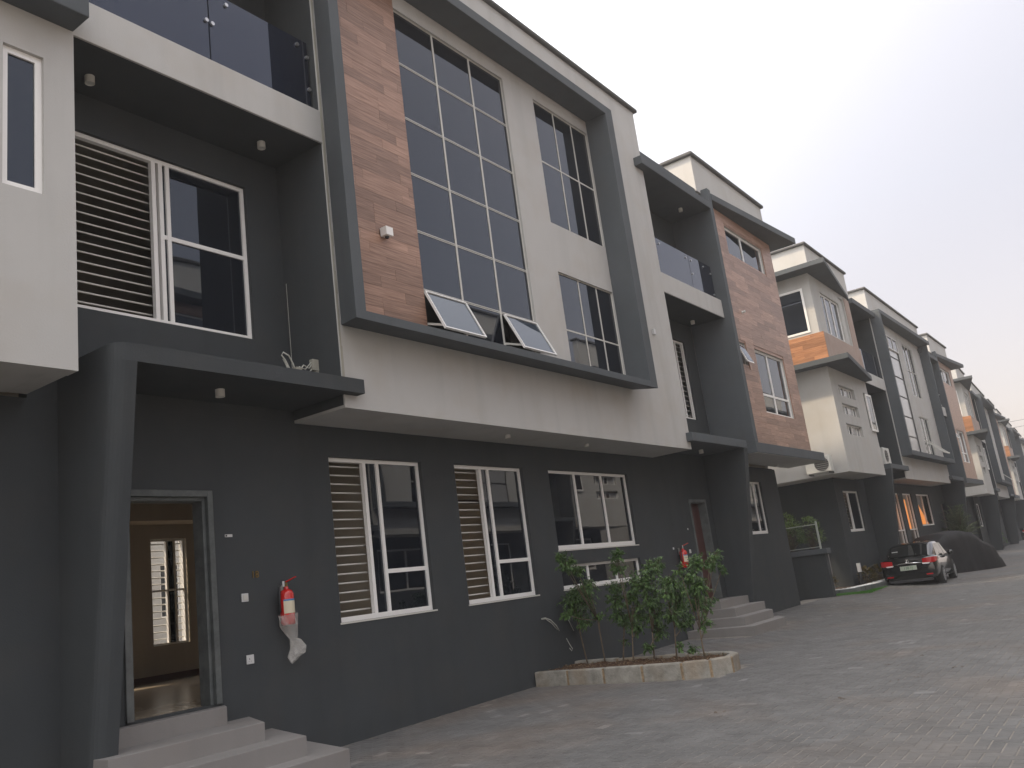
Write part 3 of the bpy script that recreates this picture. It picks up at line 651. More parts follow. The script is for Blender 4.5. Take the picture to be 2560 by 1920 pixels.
# bay
O2 = [(38.0, 40.5, 4.2, 9.3), (41.6, 43.55, 6.95, 9.35), (41.6, 43.55, 4.2, 6.02)]
mb = MB(); wall(mb, 36.35, 45.55, 3.113, 9.9, -.90, -.88, O2); wall(mb, 36.56, 45.34, 3.16, 9.9, -.879, -.75, O2); mk(mb, 'bay_wall', 'light_paint', B2)
mk(MB().box(36.352, 36.55, -.879, 0, 3.16, 9.9), 'bay_side', 'dark_paint', B2); mk(MB().box(45.35, 45.549, -.879, 0, 3.16, 9.9), 'bay_side', 'dark_paint', B2)
mk(MB().box(36.36, 45.54, -.879, -.001, 3.1135, 3.158), 'soffit', 'light_paint', B2)
fr = MB(); fr.box(36.45, 45.5, -1.3, -.902, 3.98, 4.17).box(36.45, 36.62, -1.3, -.902, 4.171, 9.75).box(45.33, 45.5, -1.3, -.902, 4.171, 9.75).prism([(36.45, -1.3), (45.5, -1.42), (45.5, -.7), (36.45, -.7)], 9.751, 9.92)
mk(fr, 'protruding_frame', 'dark_paint_trim', B2, bevel=.01)
window(B2, 38.0, 40.5, 4.2, 9.3, -.85, hz=tuple(4.95+.86*k for k in range(5)), t=.03, tm=.03, glass='film_panel', mat='black_metal')
window(B2, 38.0, 40.5, 8.72, 9.3, -.885, vx=(38.83, 39.67), t=.03)
window(B2, 41.6, 43.55, 6.95, 9.35, -.85, vx=(42.25, 42.9), hz=(8.15,), t=.03, mat='off_white_metal'); window(B2, 41.6, 43.55, 4.2, 6.02, -.85, vx=(42.25, 42.9), hz=(4.95,), t=.03, mat='off_white_metal')
ob = MB(); a, b = 41.9, 43.3
for q in ((a, a+.06), (b-.06, b), (42.5, 42.56)): ob.hexa([(q[0], -1.5, 4.35), (q[1], -1.5, 4.35), (q[1], -.92, 4.92), (q[0], -.92, 4.92)], [(q[0], -1.47, 4.33), (q[1], -1.47, 4.33), (q[1], -.89, 4.90), (q[0], -.89, 4.90)])
ob.box(a, b, -1.51, -1.47, 4.30, 4.36); mk(ob, 'open_sash', 'off_white_metal', B2)
mk(MB().box(37.0, 46.9, -.80, -.6, 9.921, 11.0).box(37.0, 37.2, -.599, 6.2, 9.921, 11.0), 'parapet', 'light_paint', B2)
mk(MB().box(36.9, 47.0, -.88, -.5, 11.002, 11.09).box(36.9, 37.3, -.499, 6.3, 11.002, 11.09), 'coping', 'coping_paint', B2, bevel=.03)
window(B2, 30.66, 32.61, 1.33, 2.72, .09, vx=(31.45,), t=.06, tb=.09, bars=(30.7, 31.4, 12), skip=((0, None),))
m, n, l, p = nodes('clear_glass'); p.inputs['Base Color'].default_value = (.02, .03, .025, 1); p.inputs['Roughness'].default_value = .02; p.inputs['Alpha'].default_value = .12
for (a, b) in ((37.05, 38.6), (39.30, 40.9)): window(B2, a, b, .642, 2.72, .07, vx=((a+b)/2+.25,), hz=(1.22,), t=.05, glass='clear_glass')
window(B2, 41.9, 44.6, 1.323, 2.72, .07, vx=(43.2,), t=.06, glass='clear_glass')
window(B2, 20.9+OX, 23.1+OX, 1.355, 2.723, .09, vx=(51.2,), t=.05)
for x in (34.9, 46.95):
    mk(MB().box(x, x+(1.1 if x < 40 else .9), .1, .14, .0, 2.3), 'door', 'red_leaf_door', B2)
right_half(B2, OX, False)
SH[:] = [0, 0]

# ------- further blocks: the street bends 3 degrees away beyond block 2
bend = R(2.95)
labels = ['third townhouse block, half hidden, with a thin orange panel high on its end wall', 'fourth townhouse block, a narrow sliver far down the street', 'farthest townhouse block at the vanishing end of the row']
base3 = Vector((57.1, .17, -.75-.34))
dirv = Vector((math.cos(bend), math.sin(bend), 0))
for k, lb in enumerate(labels):
    c = copy_tree(B2); c.location = base3+dirv*28.6*k+Vector((0, 0, .09*k)); c.rotation_euler = (0, 0, bend); c['label'] = lb
# ------- the row across the street, behind the camera (it shows in the window glass)
for k, lb in enumerate(['townhouse block across the street, mirrored in the nearest windows', 'townhouse block across the street, seen only reflected in the orange-glowing ground floor windows', 'townhouse block across the street at the far end, seen only as a reflection']):
    c = copy_tree(B2); c.location = (37.5+29.0*k, -12.6, -.75); c.rotation_euler = (0, 0, math.pi); c['label'] = lb; c['group'] = 'townhouse blocks across the street'
m, n, l, p = nodes('glowing_orange_curtain'); p.inputs['Base Color'].default_value = (.75, .28, .06, 1); p.inputs['Roughness'].default_value = .8
p.inputs['Emission Color'].default_value = (1.0, .36, .08, 1); p.inputs['Emission Strength'].default_value = .5     # the cloth itself glows, standing in for lamplight from the room
def drape(pts_top, pts_bot, y, nfold=9):
    mb = MB(); (a0, z1), (a1, _) = pts_top; (b0, z0), (b1, _) = pts_bot
    for i in range(nfold*4+1):
        f_ = i/(nfold*4); yy_ = y+.03*math.sin(f_*nfold*2*math.pi); mb.v += [(b0+(b1-b0)*f_, yy_, z0), (a0+(a1-a0)*f_, yy_, z1)]
    for i in range(nfold*4): mb.f.append((2*i, 2*i+2, 2*i+3, 2*i+1)); mb.m.append(0)
    return mk(mb, 'curtain', 'glowing_orange_curtain', B2, smooth=True, label='warm orange curtain, room light put in as a glow of the cloth')
SH[:] = [0, DZ]
drape(((37.1, 2.66), (38.2, 2.66)), ((37.1, 1.25), (38.2, 1.25)), .22); drape(((39.35, 2.5), (40.5, 2.5)), ((39.35, 1.25), (40.6, 1.25)), .22)
drape(((41.95, 2.66), (42.3, 2.66)), ((41.95, 1.38), (44.3, 1.38)), .22)
SH[:] = [0, 0]
# ------- house behind, seen through the open door and the rear window
RH = thing('rear_house', 'pale neighbouring house glimpsed through the barred rear window of the open doorway', 'house', (12, 13, -.75))
mb = MB(); wall(mb, 2, 26, -.9, 7.5, 13, 13.2, [(13.6, 14.2, 1.2, 2.6), (14.9, 15.7, .4, 2.6), (17, 18.5, 1, 2.4), (9, 10.5, 1, 2.4)]); mk(mb, 'wall', 'light_paint', RH)
for (a, b, c, d) in ((13.6, 14.2, 1.2, 2.6), (17, 18.5, 1, 2.4), (9, 10.5, 1, 2.4), (14.9, 15.7, .4, 2.6)): window(RH, a, b, c, d, 13.08, t=.05)
mk(MB().box(1.8, 26.2, 12.7, 20, 7.501, 7.7), 'roof', 'coping_paint', RH)

# ================================================================== STEPS
def steps(label, polys, loc):
    t = thing('entrance_steps', label, 'steps', loc)
    for i, (pts, z) in enumerate(polys):
        zb_ = polys[i+1][1]-.02 if i+1 < len(polys) else -1.05
        mk(MB().prism(pts, zb_, z), 'step', 'tile_step', t, bevel=.005)
    return t
steps('light grey tiled steps climbing to the open front doorway', [
    ([(4.495, -.215), (5.88, -.215), (5.99, -.031), (4.495, -.031)], -.018),
    ([(4.30, -.74), (5.93, -.74), (6.31, -.002), (4.30, -.002)], -.19),
    ([(4.28, -1.10), (6.14, -1.10), (6.60, -.002), (4.28, -.002)], -.365),
    ([(4.20, -1.40), (6.45, -1.36), (6.95, -.002), (4.20, -.002)], -.55)], (5.2, -.5, -.77))
steps('grey tiled steps to the half open brown door, just past the curved planter', [
    ([(17.95, -.50), (19.548, -.50), (19.548, -.002), (17.95, -.002)], -.015),
    ([(17.83, -.85), (19.549, -.85), (19.549, -.49), (19.2, -.002), (17.83, -.002)], -.18),
    ([(17.52, -1.15), (19.15, -1.15), (19.548, -.9), (19.0, -.002), (17.52, -.002)], -.35),
    ([(17.18, -1.45), (19.0, -1.45), (19.54, -1.1), (19.0, -.002), (17.18, -.002)], -.52)], (18.4, -.7, -.70))

# ================================================================== PLANTER with kerb stones
PL = thing('kerb_planter', 'curved raised planting bed edged with pale concrete kerb stones', 'planter', (12.2, -1.5, -.735))
outer = [(11.60, -.01), (11.585, -.64), (11.57, -1.28), (11.56, -1.93), (11.57, -2.55), (11.70, -2.93), (12.03, -3.12), (12.42, -3.06), (12.72, -2.80), (12.86, -2.40), (12.88, -1.65), (12.89, -.85), (12.90, -.01)]
cx_, cy_ = 12.23, -1.6
def inset(p, q, s, d=.13):
    t = (Vector(q)-Vector(p)).normalized(); n_ = Vector((-t.y, t.x)); return n_*d
def offs(i, d=.13):
    p = Vector(outer[i]); a = Vector(outer[max(i-1, 0)]); b = Vector(outer[min(i+1, len(outer)-1)]); t = (b-a).normalized(); n_ = Vector((-t.y, t.x)); return p+n_*d
inner = [offs(i) for i in range(len(outer))]
top = -.505
for i in range(len(outer)-1):
    a, b, c, d = Vector(outer[i]), Vector(outer[i+1]), inner[i+1], inner[i]
    g = (b-a).normalized()*.014
    zz = top+random.uniform(-.006, .006)
    mk(MB().prism([tuple(a+g), tuple(b-g), tuple(c-g), tuple(d+g)], -.80, zz), 'kerb_stone', 'kerb_concrete', PL, bevel=.02)
mb = MB()
for i in range(1, len(outer)-1):
    a, d = Vector(outer[i]), inner[i]; t = (Vector(outer[i+1])-Vector(outer[i-1])).normalized()*.018; n_ = (d-a).normalized()*.006
    mb.prism([tuple(a-t+n_), tuple(a+t+n_), tuple(d+t-n_), tuple(d-t-n_)], -.80, top-.012)
mk(mb, 'mortar', 'kerb_mortar', PL, kind='stuff')
mb = MB(); nx_, ny_ = 26, 60
ins = [tuple(p) for p in inner]
import bmesh
from mathutils import noise
sx0, sx1, sy0, sy1 = 11.7, 12.8, -2.98, 0
for i in range(nx_+1):
    for j in range(ny_+1):
        x = sx0+(sx1-sx0)*i/nx_; y = sy0+(sy1-sy0)*j/ny_
        # squash the round end
        if y < -2.35:
            k_ = max(0.0, 1-((-2.35-y)/.66)**2)**.5; x = 12.23+(x-12.25)*max(k_, .05)
        mb.v.append((x, y, -.555+.03*noise.noise(Vector((x*9, y*9, 0)))+.012*random.random()))
for i in range(nx_):
    for j in range(ny_):
        k = i*(ny_+1)+j; mb.f.append((k, k+ny_+1, k+ny_+2, k+1)); mb.m.append(0)
mk(mb, 'soil', 'soil', PL)
# litter of dry leaves and stones in the bed
mb = MB()
for _ in range(420):
    y = random.uniform(-2.85, -.05); hw = .5 if y > -2.35 else .5*max(0, 1-((-2.35-y)/.62)**2)**.5
    x = 12.24+random.uniform(-hw, hw); s_ = random.uniform(.008, .024); a = random.uniform(0, 6.28); z = -.535+random.uniform(0, .02)
    dx_, dy_ = math.cos(a)*s_, math.sin(a)*s_
    mb.add([(x-dx_, y-dy_, z), (x+dy_*.5, y-dx_*.5, z+.008), (x+dx_, y+dy_, z+.004), (x-dy_*.5, y+dx_*.5, z+.01)], [(0,1,2,3)])
mk(mb, 'leaf_litter', 'kerb_mortar', PL, kind='stuff')

# ================================================================== SHRUBS
def leaf(mb, p, d, n_, l_, w_):
    """folded pointed leaf from p along d, n_ = up"""
    d = d.normalized(); s_ = d.cross(n_).normalized(); n_ = s_.cross(d)
    a = p; b = p+d*l_*.45+s_*w_-n_*w_*.0; c = p+d*l_-n_*l_*.18; e = p+d*l_*.45-s_*w_; m_ = p+d*l_*.5-n_*w_*.45
    mb.add([tuple(a), tuple(b), tuple(c), tuple(m_), tuple(e)], [(0,1,3), (1,2,3), (0,3,4), (3,2,4)])
rl = random.Random(11)
def rvec(): 
    while True:
        v = Vector((rl.uniform(-1, 1), rl.uniform(-1, 1), rl.uniform(-1, 1)))
        if .05 < v.length < 1: return v
SHRUBS = [
(-0.35, (12.664, -0.488), (12.591, -0.008), [(12.784, 0.577, 0.219, 0.186), (12.54, 0.498, 0.183, 0.166), (13.002, 0.426, 0.153, 0.153), (12.642, 0.294, 0.15, 0.15), (12.656, 0.114, 0.133, 0.116)]) ,
(-0.65, (12.745, -0.477), (12.709, 0.116), [(11.977, 1.066, 0.144, 0.144), (12.251, 0.956, 0.147, 0.114), (11.855, 1.167, 0.08, 0.08), (12.727, 0.179, 0.099, 0.066), (11.746, 0.29, 0.094, 0.078), (12.554, 0.694, 0.132, 0.132)]) ,
(-1.0, (12.69, -0.483), (12.913, -0.046), [(12.816, 0.606, 0.148, 0.132), (12.78, 0.383, 0.148, 0.164), (12.777, 0.16, 0.131, 0.114), (12.867, 0.023, 0.098, 0.098), (12.909, -0.268, 0.065, 0.049)]) ,
(-1.3, (12.476, -0.488), (12.64, -0.04), [(12.404, 1.077, 0.112, 0.112), (12.484, 0.914, 0.145, 0.129), (13.003, 0.642, 0.181, 0.148), (12.791, 0.417, 0.146, 0.13), (12.908, 0.153, 0.179, 0.146), (12.705, -0.047, 0.128, 0.128)]) ,
(-1.6, (12.608, -0.501), (12.716, -0.149), [(12.914, 0.807, 0.195, 0.13), (13.193, 0.889, 0.149, 0.099), (12.697, 0.583, 0.208, 0.176), (12.78, 0.326, 0.208, 0.176), (12.942, 0.092, 0.193, 0.161), (12.962, -0.145, 0.128, 0.16), (12.513, -0.338, 0.093, 0.078)]) ,
(-2.05, (12.466, -0.545), (12.604, -0.095), [(12.686, 0.583, 0.188, 0.157), (12.867, 0.399, 0.174, 0.174), (12.867, 0.214, 0.173, 0.142), (12.57, 0.089, 0.139, 0.124), (13.079, 0.008, 0.127, 0.127), (12.798, -0.055, 0.109, 0.094), (12.388, 0.436, 0.123, 0.123)]) ,
(-2.35, (12.255, -0.542), (12.298, -0.433), [(12.382, -0.4, 0.075, 0.075), (12.064, -0.332, 0.088, 0.059)]) ,
(-2.7, (12.048, -0.541), (12.087, -0.119), [(12.048, 0.628, 0.176, 0.132), (12.378, 0.829, 0.166, 0.12), (12.732, 0.797, 0.138, 0.108), (13.162, 0.899, 0.111, 0.079), (13.137, 0.667, 0.079, 0.079), (12.08, 0.453, 0.191, 0.147), (12.215, 0.269, 0.162, 0.133), (12.434, 0.192, 0.09, 0.09), (12.149, -0.055, 0.088, 0.102), (12.757, 0.252, 0.137, 0.038), (11.821, 0.743, 0.087, 0.073)]) ,

]
SL_ = ['bushy ficus shrub nearest the wall, before the left corner of the strip window',
 'slim forked shrub whose top reaches over the left end of the strip window',
 'narrow shrub with hanging leaves on a pale thin stem, third from the wall',
 'tall shrub whose leafy tip covers the middle of the strip window',
 'dense dark shrub in the middle of the kerbed bed',
 'dense shrub below the far red extinguisher',
 'knee-high seedling between the last two stems of the kerbed bed',
 'widest shrub at the rounded end of the bed, sprays reaching over the brown door']
for k, (y, b0, s1, cl) in enumerate(SHRUBS):
    bx = min(max(b0[0], 11.85), 12.72)
    if y < -2.4: bx = max(bx, 12.05)
    t = thing('shrub', SL_[k], 'shrub', (bx, y, -.55), 'shrubs in the kerbed bed')
    mb = MB(); base = Vector((bx, y, -.56)); mid = Vector((s1[0], y+.02, s1[1])); r0 = .014 if k not in (6,) else .006
    stems = MB(); stems.tube([base, base.lerp(mid, .5)+Vector((.015, .01, 0)), mid], [r0, r0*.8, r0*.7], 7)
    for (x, z, rx, rz) in cl:
        rx *= 1.04; rz *= 1.04
        c = Vector((x, y+rl.uniform(-.06, .06), z)); st = base.lerp(mid, .7) if z < mid.z+.1 else mid
        stems.tube([st, st.lerp(c, .55)+Vector((0, 0, -.03)), c, c+Vector((0, 0, rz*.7))], [r0*.6, r0*.45, r0*.3, .0015], 5)
        nb = max(7, int(rx*rz*2100))
        for _ in range(nb):     # twigs carrying leaves
            d = rvec().normalized(); q = c+Vector((d.x*rx, d.y*(rx+rz)*.5, d.z*rz))*rl.uniform(.35, 1.22)
            stems.tube([c.lerp(q, .2), q], [.002, .0012], 3, caps=False)
            for u in range(rl.randint(7, 10)):
                pp = c.lerp(q, .35+.75*u/8)+rvec()*.016
                dd = (q-c).normalized()*.7+rvec()*.8+Vector((0, 0, -.45))
                leaf(mb, pp, dd, Vector((rl.uniform(-.4, .4), rl.uniform(-.6, .2), 1)), rl.uniform(.042, .070), rl.uniform(.011, .017))
    mk(stems, 'trunk', 'bark', t, smooth=True); mk(mb, 'crown', 'ficus_leaf', t)

# ================================================================== SMALL THINGS ON THE WALLS
def downlight(x, y, z, label, r_=.05, h=.085):
    t = thing('ceiling_light', label, 'light', (x, y, z), 'surface downlights under the slabs')
    mk(MB().lathe((x, y, z-h), [(r_*.8, .01), (r_, 0), (r_, h-.001), (0, h-.001)], 18), 'lamp_housing', 'off_white_metal', t, smooth=False)
    mk(MB().lathe((x, y, z-h+.012), [(0, 0), (r_*.8, 0)], 18), 'diffuser', 'ac_white', t)
downlight(4.47, -.36, 6.599, 'round white downlight under the near balcony, beside the pale corner box')
downlight(6.65, -.42, 6.599, 'round white downlight at the right end under the near balcony')
downlight(5.78, -.51, 3.271, 'round downlight under the canopy above the open doorway')
downlight(11.02, -.51, 3.112, 'small pale downlight under the grey bay between the two barred windows', .045, .05)
downlight(13.43, -.48, 3.112, 'small pale downlight under the grey bay above the three-panel window', .045, .05)
downlight(19.55, -.58, 9.438, 'downlight under the top roof slab of the second recess')
downlight(19.73, -.29, 6.599, 'downlight under the far balcony of the near block')
downlight(18.38, -.49, 3.263, 'downlight under the canopy above the brown door')
downlight(24.18, -.16, 3.179, 'tiny downlight under the slab of the wood-tiled bay', .035, .04)
t = thing('wall_lamp', 'small white cube lamp on the narrow wood-tiled strip', 'lamp', (8.17, -.93, 5.55))
mk(MB().box(8.10, 8.23, -1.06, -.945, 5.52, 5.64), 'lamp_body', 'white_metal', t, bevel=.004)
mk(MB().lathe((8.165, -1.0, 5.495), [(.025, 0), (.03, .03)], 12).box(8.11, 8.22, -.944, -.925, 5.54, 5.62), 'lamp_socket', 'dark_plastic', t)
t = thing('bulb_fitting', 'bare bulb fitting stuck on the wood-tiled bay', 'lamp', (21.56, -.93, 6.97))
mk(MB().lathe((21.56, -.93, 6.97), [(.0, -.09), (.03, -.08), (.035, -.05), (.02, -.02), (.045, 0)], 12, axis='y'), 'bulb', 'ac_white', t)
t = thing('sensor_box', 'tiny white sensor box on the pale right edge of the framed bay', 'sensor', (16.0, -.92, 5.5))
mk(MB().box(15.97, 16.05, -.97, -.915, 5.45, 5.57), 'box', 'socket_white', t, bevel=.004)
# plaque, switch, socket, number
t = thing('name_plate', 'tiny blank white plate high beside the open doorway', 'plate', (6.17, 0, 1.75))
mk(MB().box(6.12, 6.215, -.008, -.001, 1.735, 1.765), 'plate', 'socket_white', t); mk(MB().box(6.125, 6.145, -.0095, -.0085, 1.74, 1.76), 'symbol', 'dark_plastic', t)
def plate(name, label, x, z, s, kind):
    t = thing(name, label, kind, (x, 0, z)); mk(MB().box(x-s, x+s, -.014, -.001, z-s, z+s), 'face_plate', 'socket_white', t, bevel=.003)
    return t
t = plate('wall_switch', 'square grey wall switch above the socket, right of the open doorway', 6.335, 1.06, .045, 'switch')
mk(MB().box(6.305, 6.365, -.022, -.0145, 1.03, 1.09), 'rocker', 'off_white_metal', t, bevel=.003)
t = plate('wall_socket', 'white electric socket low on the dark wall right of the steps', 6.36, .395, .048, 'socket')
mk(MB().box(6.345, 6.352, -.0155, -.0142, .39, .41).box(6.335, 6.342, -.0155, -.0142, .372, .378).box(6.365, 6.372, -.0155, -.0142, .372, .378), 'pin_hole', 'dark_plastic', t)
t = plate('wall_switch', 'small pale switch between far red extinguisher and brown door', 17.98, 1.09, .04, 'switch')
t = plate('wall_socket', 'tiny white clip left of the far red extinguisher', 17.19, 1.18, .022, 'clip')
t = plate('wall_socket', 'tiny white dot of a fitting left of the brown door frame', 18.05, 1.57, .018, 'fitting')
def textobj(s_, name, mat, loc, size, parent=None, rot=(math.pi/2, 0, 0), ext=.004):
    c = bpy.data.curves.new(name, 'FONT'); c.body = s_; c.size = size; c.extrude = ext; c.align_x = 'CENTER'; c.align_y = 'CENTER'
    tmp = bpy.data.objects.new('tmp', c); COL.objects.link(tmp); bpy.context.view_layer.update()
    me = bpy.data.meshes.new_from_object(tmp); bpy.data.objects.remove(tmp); me.name = name; me.materials.clear(); me.materials.append(MATS[mat])
    o = bpy.data.objects.new(name, me); COL.objects.link(o); o.location = loc; o.rotation_euler = rot
    if parent: o.parent = parent; o.location = Vector(loc)-rootof(parent).location
    return o
t = thing('door_number', 'dull gold house number 18 on the dark wall above the switch', 'number', (6.49, 0, 1.30))
textobj('18', 'digits', 'gold_metal', (6.49, -.008, 1.30), .11, t)
# fire extinguishers
def extinguisher(x, z0, h, label, bag):
    y = -.10; r_ = .082
    t = thing('fire_extinguisher', label, 'fire extinguisher', (x, y, z0), 'red fire extinguishers on the dark walls')
    prof = [(0, 0), (r_*.9, 0), (r_, .02), (r_, h*.80), (r_*.8, h*.89), (r_*.35, h*.93), (r_*.3, h)]
    mk(MB().lathe((x, y, z0), prof, 24), 'cylinder', 'red_paint', t, smooth=True)
    def band(z1, z2, a0, a1, mat, nm, rr):
        mbb = MB(); n_ = 12
        for i in range(n_+1):
            a = a0+(a1-a0)*i/n_; mbb.v += [(x+rr*math.cos(a), y+rr*math.sin(a), z1), (x+rr*math.cos(a), y+rr*math.sin(a), z2)]
        for i in range(n_): mbb.f.append((2*i, 2*i+2, 2*i+3, 2*i+1)); mbb.m.append(0)
        return mk(mbb, nm, mat, t, smooth=True)
    a0, a1 = -2.75, -.75
    band(z0+h*.30, z0+h*.62, a0, a1, 'label_cream', 'paper_label', r_+.0012); band(z0+h*.62, z0+h*.665, a0, a1, 'label_blue', 'label_stripe', r_+.0014)
    mk(MB().lathe((x, y, z0+h), [(.018, 0), (.022, .03), (.012, .05), (0, .05)], 12), 'valve', 'gold_metal', t)
    mk(MB().hexa([(x-.012, y-.01, z0+h+.045), (x+.012, y-.01, z0+h+.045), (x+.012, y-.01, z0+h+.06), (x-.012, y-.01, z0+h+.06)], [(x+.03, y-.13, z0+h+.09), (x+.05, y-.13, z0+h+.09), (x+.05, y-.13, z0+h+.10), (x+.03, y-.13, z0+h+.10)]), 'lever', 'red_paint', t)
    mk(MB().tube([(x, y, z0+h+.03), (x-.06, y-.02, z0+h+.06), (x-.10, y-.01, z0+h+.0), (x-.105, y, z0+h*.6), (x-.10, y, z0+h*.35)], .011, 8), 'hose', 'dark_plastic', t, smooth=True)
    mk(MB().box(x-.02, x+.02, -.02, -.001, z0+h*.7, z0+h+.02), 'bracket', 'steel', t)
    mk(MB().box(x-.085, x-.06, y-.05, y-.04, z0+h+.0, z0+h+.06), 'seal_tag', 'socket_white', t)
    if bag:
        rb = random.Random(5); mbb = MB(); n_ = 22; lv = [(z0+h*.27, 0, .105, .10), (z0+h*.12, .0, .105, .10), (z0-.01, .01, .10, .09), (z0-.10, .035, .075, .05), (z0-.17, .06, .05, .03), (z0-.22, .085, .07, .035), (z0-.30, .11, .12, .06), (z0-.36, .10, .10, .05), (z0-.38, .09, .06, .03)]
        for (z, sx_, rx, ry) in lv:
            for j in range(n_):
                a = 2*math.pi*j/n_; q = 1+.14*math.sin(5*a+z*30)+rb.uniform(-.06, .06)
                mbb.v.append((x+sx_+rx*q*math.cos(a), y+min(.07, ry*q*math.sin(a)), z+rb.uniform(-.012, .012)+(.05*math.cos(a) if z < z0-.2 else 0)))
        for i in range(len(lv)-1):
            for j in range(n_): mbb.f.append((i*n_+j, i*n_+(j+1) % n_, (i+1)*n_+(j+1) % n_, (i+1)*n_+j)); mbb.m.append(0)
        mk(mbb, 'plastic_bag', 'plastic_film', t)
extinguisher(6.84, .705, .43, 'red fire extinguisher with a torn clear plastic bag, beside the open doorway', True)
extinguisher(17.42, .76, .40, 'red fire extinguisher half hidden by shrubs, left of the brown door', False)
# loose cables
def cable(label, paths, loc, mat='cable_grey', r_=.006):
    t = thing('loose_cables', label, 'cable', loc)
    for p in paths: mk(MB().tube(p, r_, 6), 'cable', mat, t, smooth=True)
    return t
cable('pale cable end sticking out of the dark wall left of the shrubs', [[(12.02, .0, .26), (12.05, -.06, .265), (12.14, -.10, .22), (12.25, -.12, .12), (12.33, -.11, .03)], [(12.02, 0, .25), (12.07, -.05, .25), (12.18, -.08, .17), (12.31, -.09, .05)]], (12.02, 0, .26), r_=.008)
cable('thin hanging cable with a small hook, behind the leftmost shrub stem', [[(12.62, 0, .24), (12.64, -.05, .25), (12.72, -.07, .14), (12.82, -.07, -.02)], [(12.66, -.01, -.12), (12.70, -.03, -.22), (12.74, -.05, -.30), (12.71, -.05, -.33), (12.68, -.03, -.28)]], (12.62, 0, .24), r_=.006)
cable('tangle of loose white wires and broken socket box on the doorway canopy', [
    [(6.82, -.50, 3.45), (6.80, -.50, 3.60), (6.72, -.50, 3.74), (6.67, -.50, 3.79), (6.70, -.5, 3.83), (6.78, -.5, 3.80), (6.84, -.5, 3.70), (6.86, -.5, 3.62)], [(6.80, -.52, 3.46), (6.74, -.50, 3.66), (6.69, -.50, 3.75), (6.73, -.5, 3.68), (6.80, -.5, 3.62)],
    [(6.85, -.52, 3.62), (6.93, -.5, 3.68), (7.02, -.5, 3.66), (7.12, -.5, 3.76)], [(6.88, -.52, 3.60), (7.0, -.5, 3.71), (7.08, -.5, 3.68), (7.14, -.5, 3.75)], [(6.95, -.5, 3.64), (7.05, -.5, 3.60), (7.13, -.5, 3.68)]], (6.8, -.5, 3.45), r_=.009)
t = [o for o in bpy.data.objects if o.name.startswith('loose_cables')][-1]
mk(MB().box(7.12, 7.215, -.53, -.47, 3.66, 3.80), 'socket_box', 'raw_plaster', t); mk(MB().box(6.84, 6.93, -.55, -.48, 3.60, 3.66), 'connector_block', 'raw_plaster', t); mk(MB().box(7.17, 7.219, -.52, -.48, 3.446, 3.659), 'conduit', 'raw_plaster', t)
# pale crack/unpainted run on the recess side
mk(MB().box(7.2165, 7.2205, -.045, -.038, 3.5, 4.95), 'unpainted_line', 'cable_grey', B1)
# ragged filler strip up the edge of the framed bay
mb = MB(); rb = random.Random(2)
z = 3.45; 
while z < 9.4:
    h = rb.uniform(.12, .3); w_ = .018+rb.uniform(0, .022); mb.box(7.2225, 7.2225+w_, YB-.003-rb.uniform(0, .002), YB-.0005, z, z+h+.001); z += h+.0011
mk(mb, 'filler_strip', 'raw_plaster', B1)

# air conditioners
def ac(label, loc, face, w_=.80, h=.55, d=.30):
    """face='x' looks towards -X, 'y' towards -Y"""
    t = thing('ac_unit', label, 'air conditioner', loc, 'outdoor air conditioner units')
    X, Y, Z = loc
    if face == 'x': bx = lambda a0, a1, b0, b1, z0, z1: (X+b0, X+b1, Y+a0, Y+a1, Z+z0, Z+z1)
    else: bx = lambda a0, a1, b0, b1, z0, z1: (X+a0, X+a1, Y+b0, Y+b1, Z+z0, Z+z1)
    mk(MB().box(*bx(-w_/2, w_/2, -d, 0, 0, h)), 'casing', 'ac_white', t, bevel=.02)
    c = bx(-.12, -.12, -d-.004, -d-.004, h/2, h/2)
    mk(MB().lathe((c[0], c[2], c[4]), [(0, 0), (.2, 0), (.215, -.012), (.225, 0)], 24, axis='x' if face == 'x' else 'y'), 'fan_grille', 'dark_plastic', t)
    mb = MB()
    for k in range(7): mb.box(*bx(-.34, .10, -d-.022, -d-.018, h/2-.19+k*.063, h/2-.184+k*.063))
    mk(mb, 'grille', 'ac_white', t)
    mk(MB().box(*bx(-w_/2+.05, -w_/2+.09, -d, .12, -.05, -.001)).box(*bx(w_/2-.09, w_/2-.05, -d, .12, -.05, -.001)), 'bracket', 'dark_plastic', t)
    return t
ac('white outdoor AC unit hung on the sunlit end wall beside the wood-tiled bay', (28.38, -.12, 3.10), 'x', .78, .52, .30)
ac('white outdoor AC unit standing on the canopy next to the second block corner', (34.6, -.45, 3.50), 'y', .9, .62, .34)

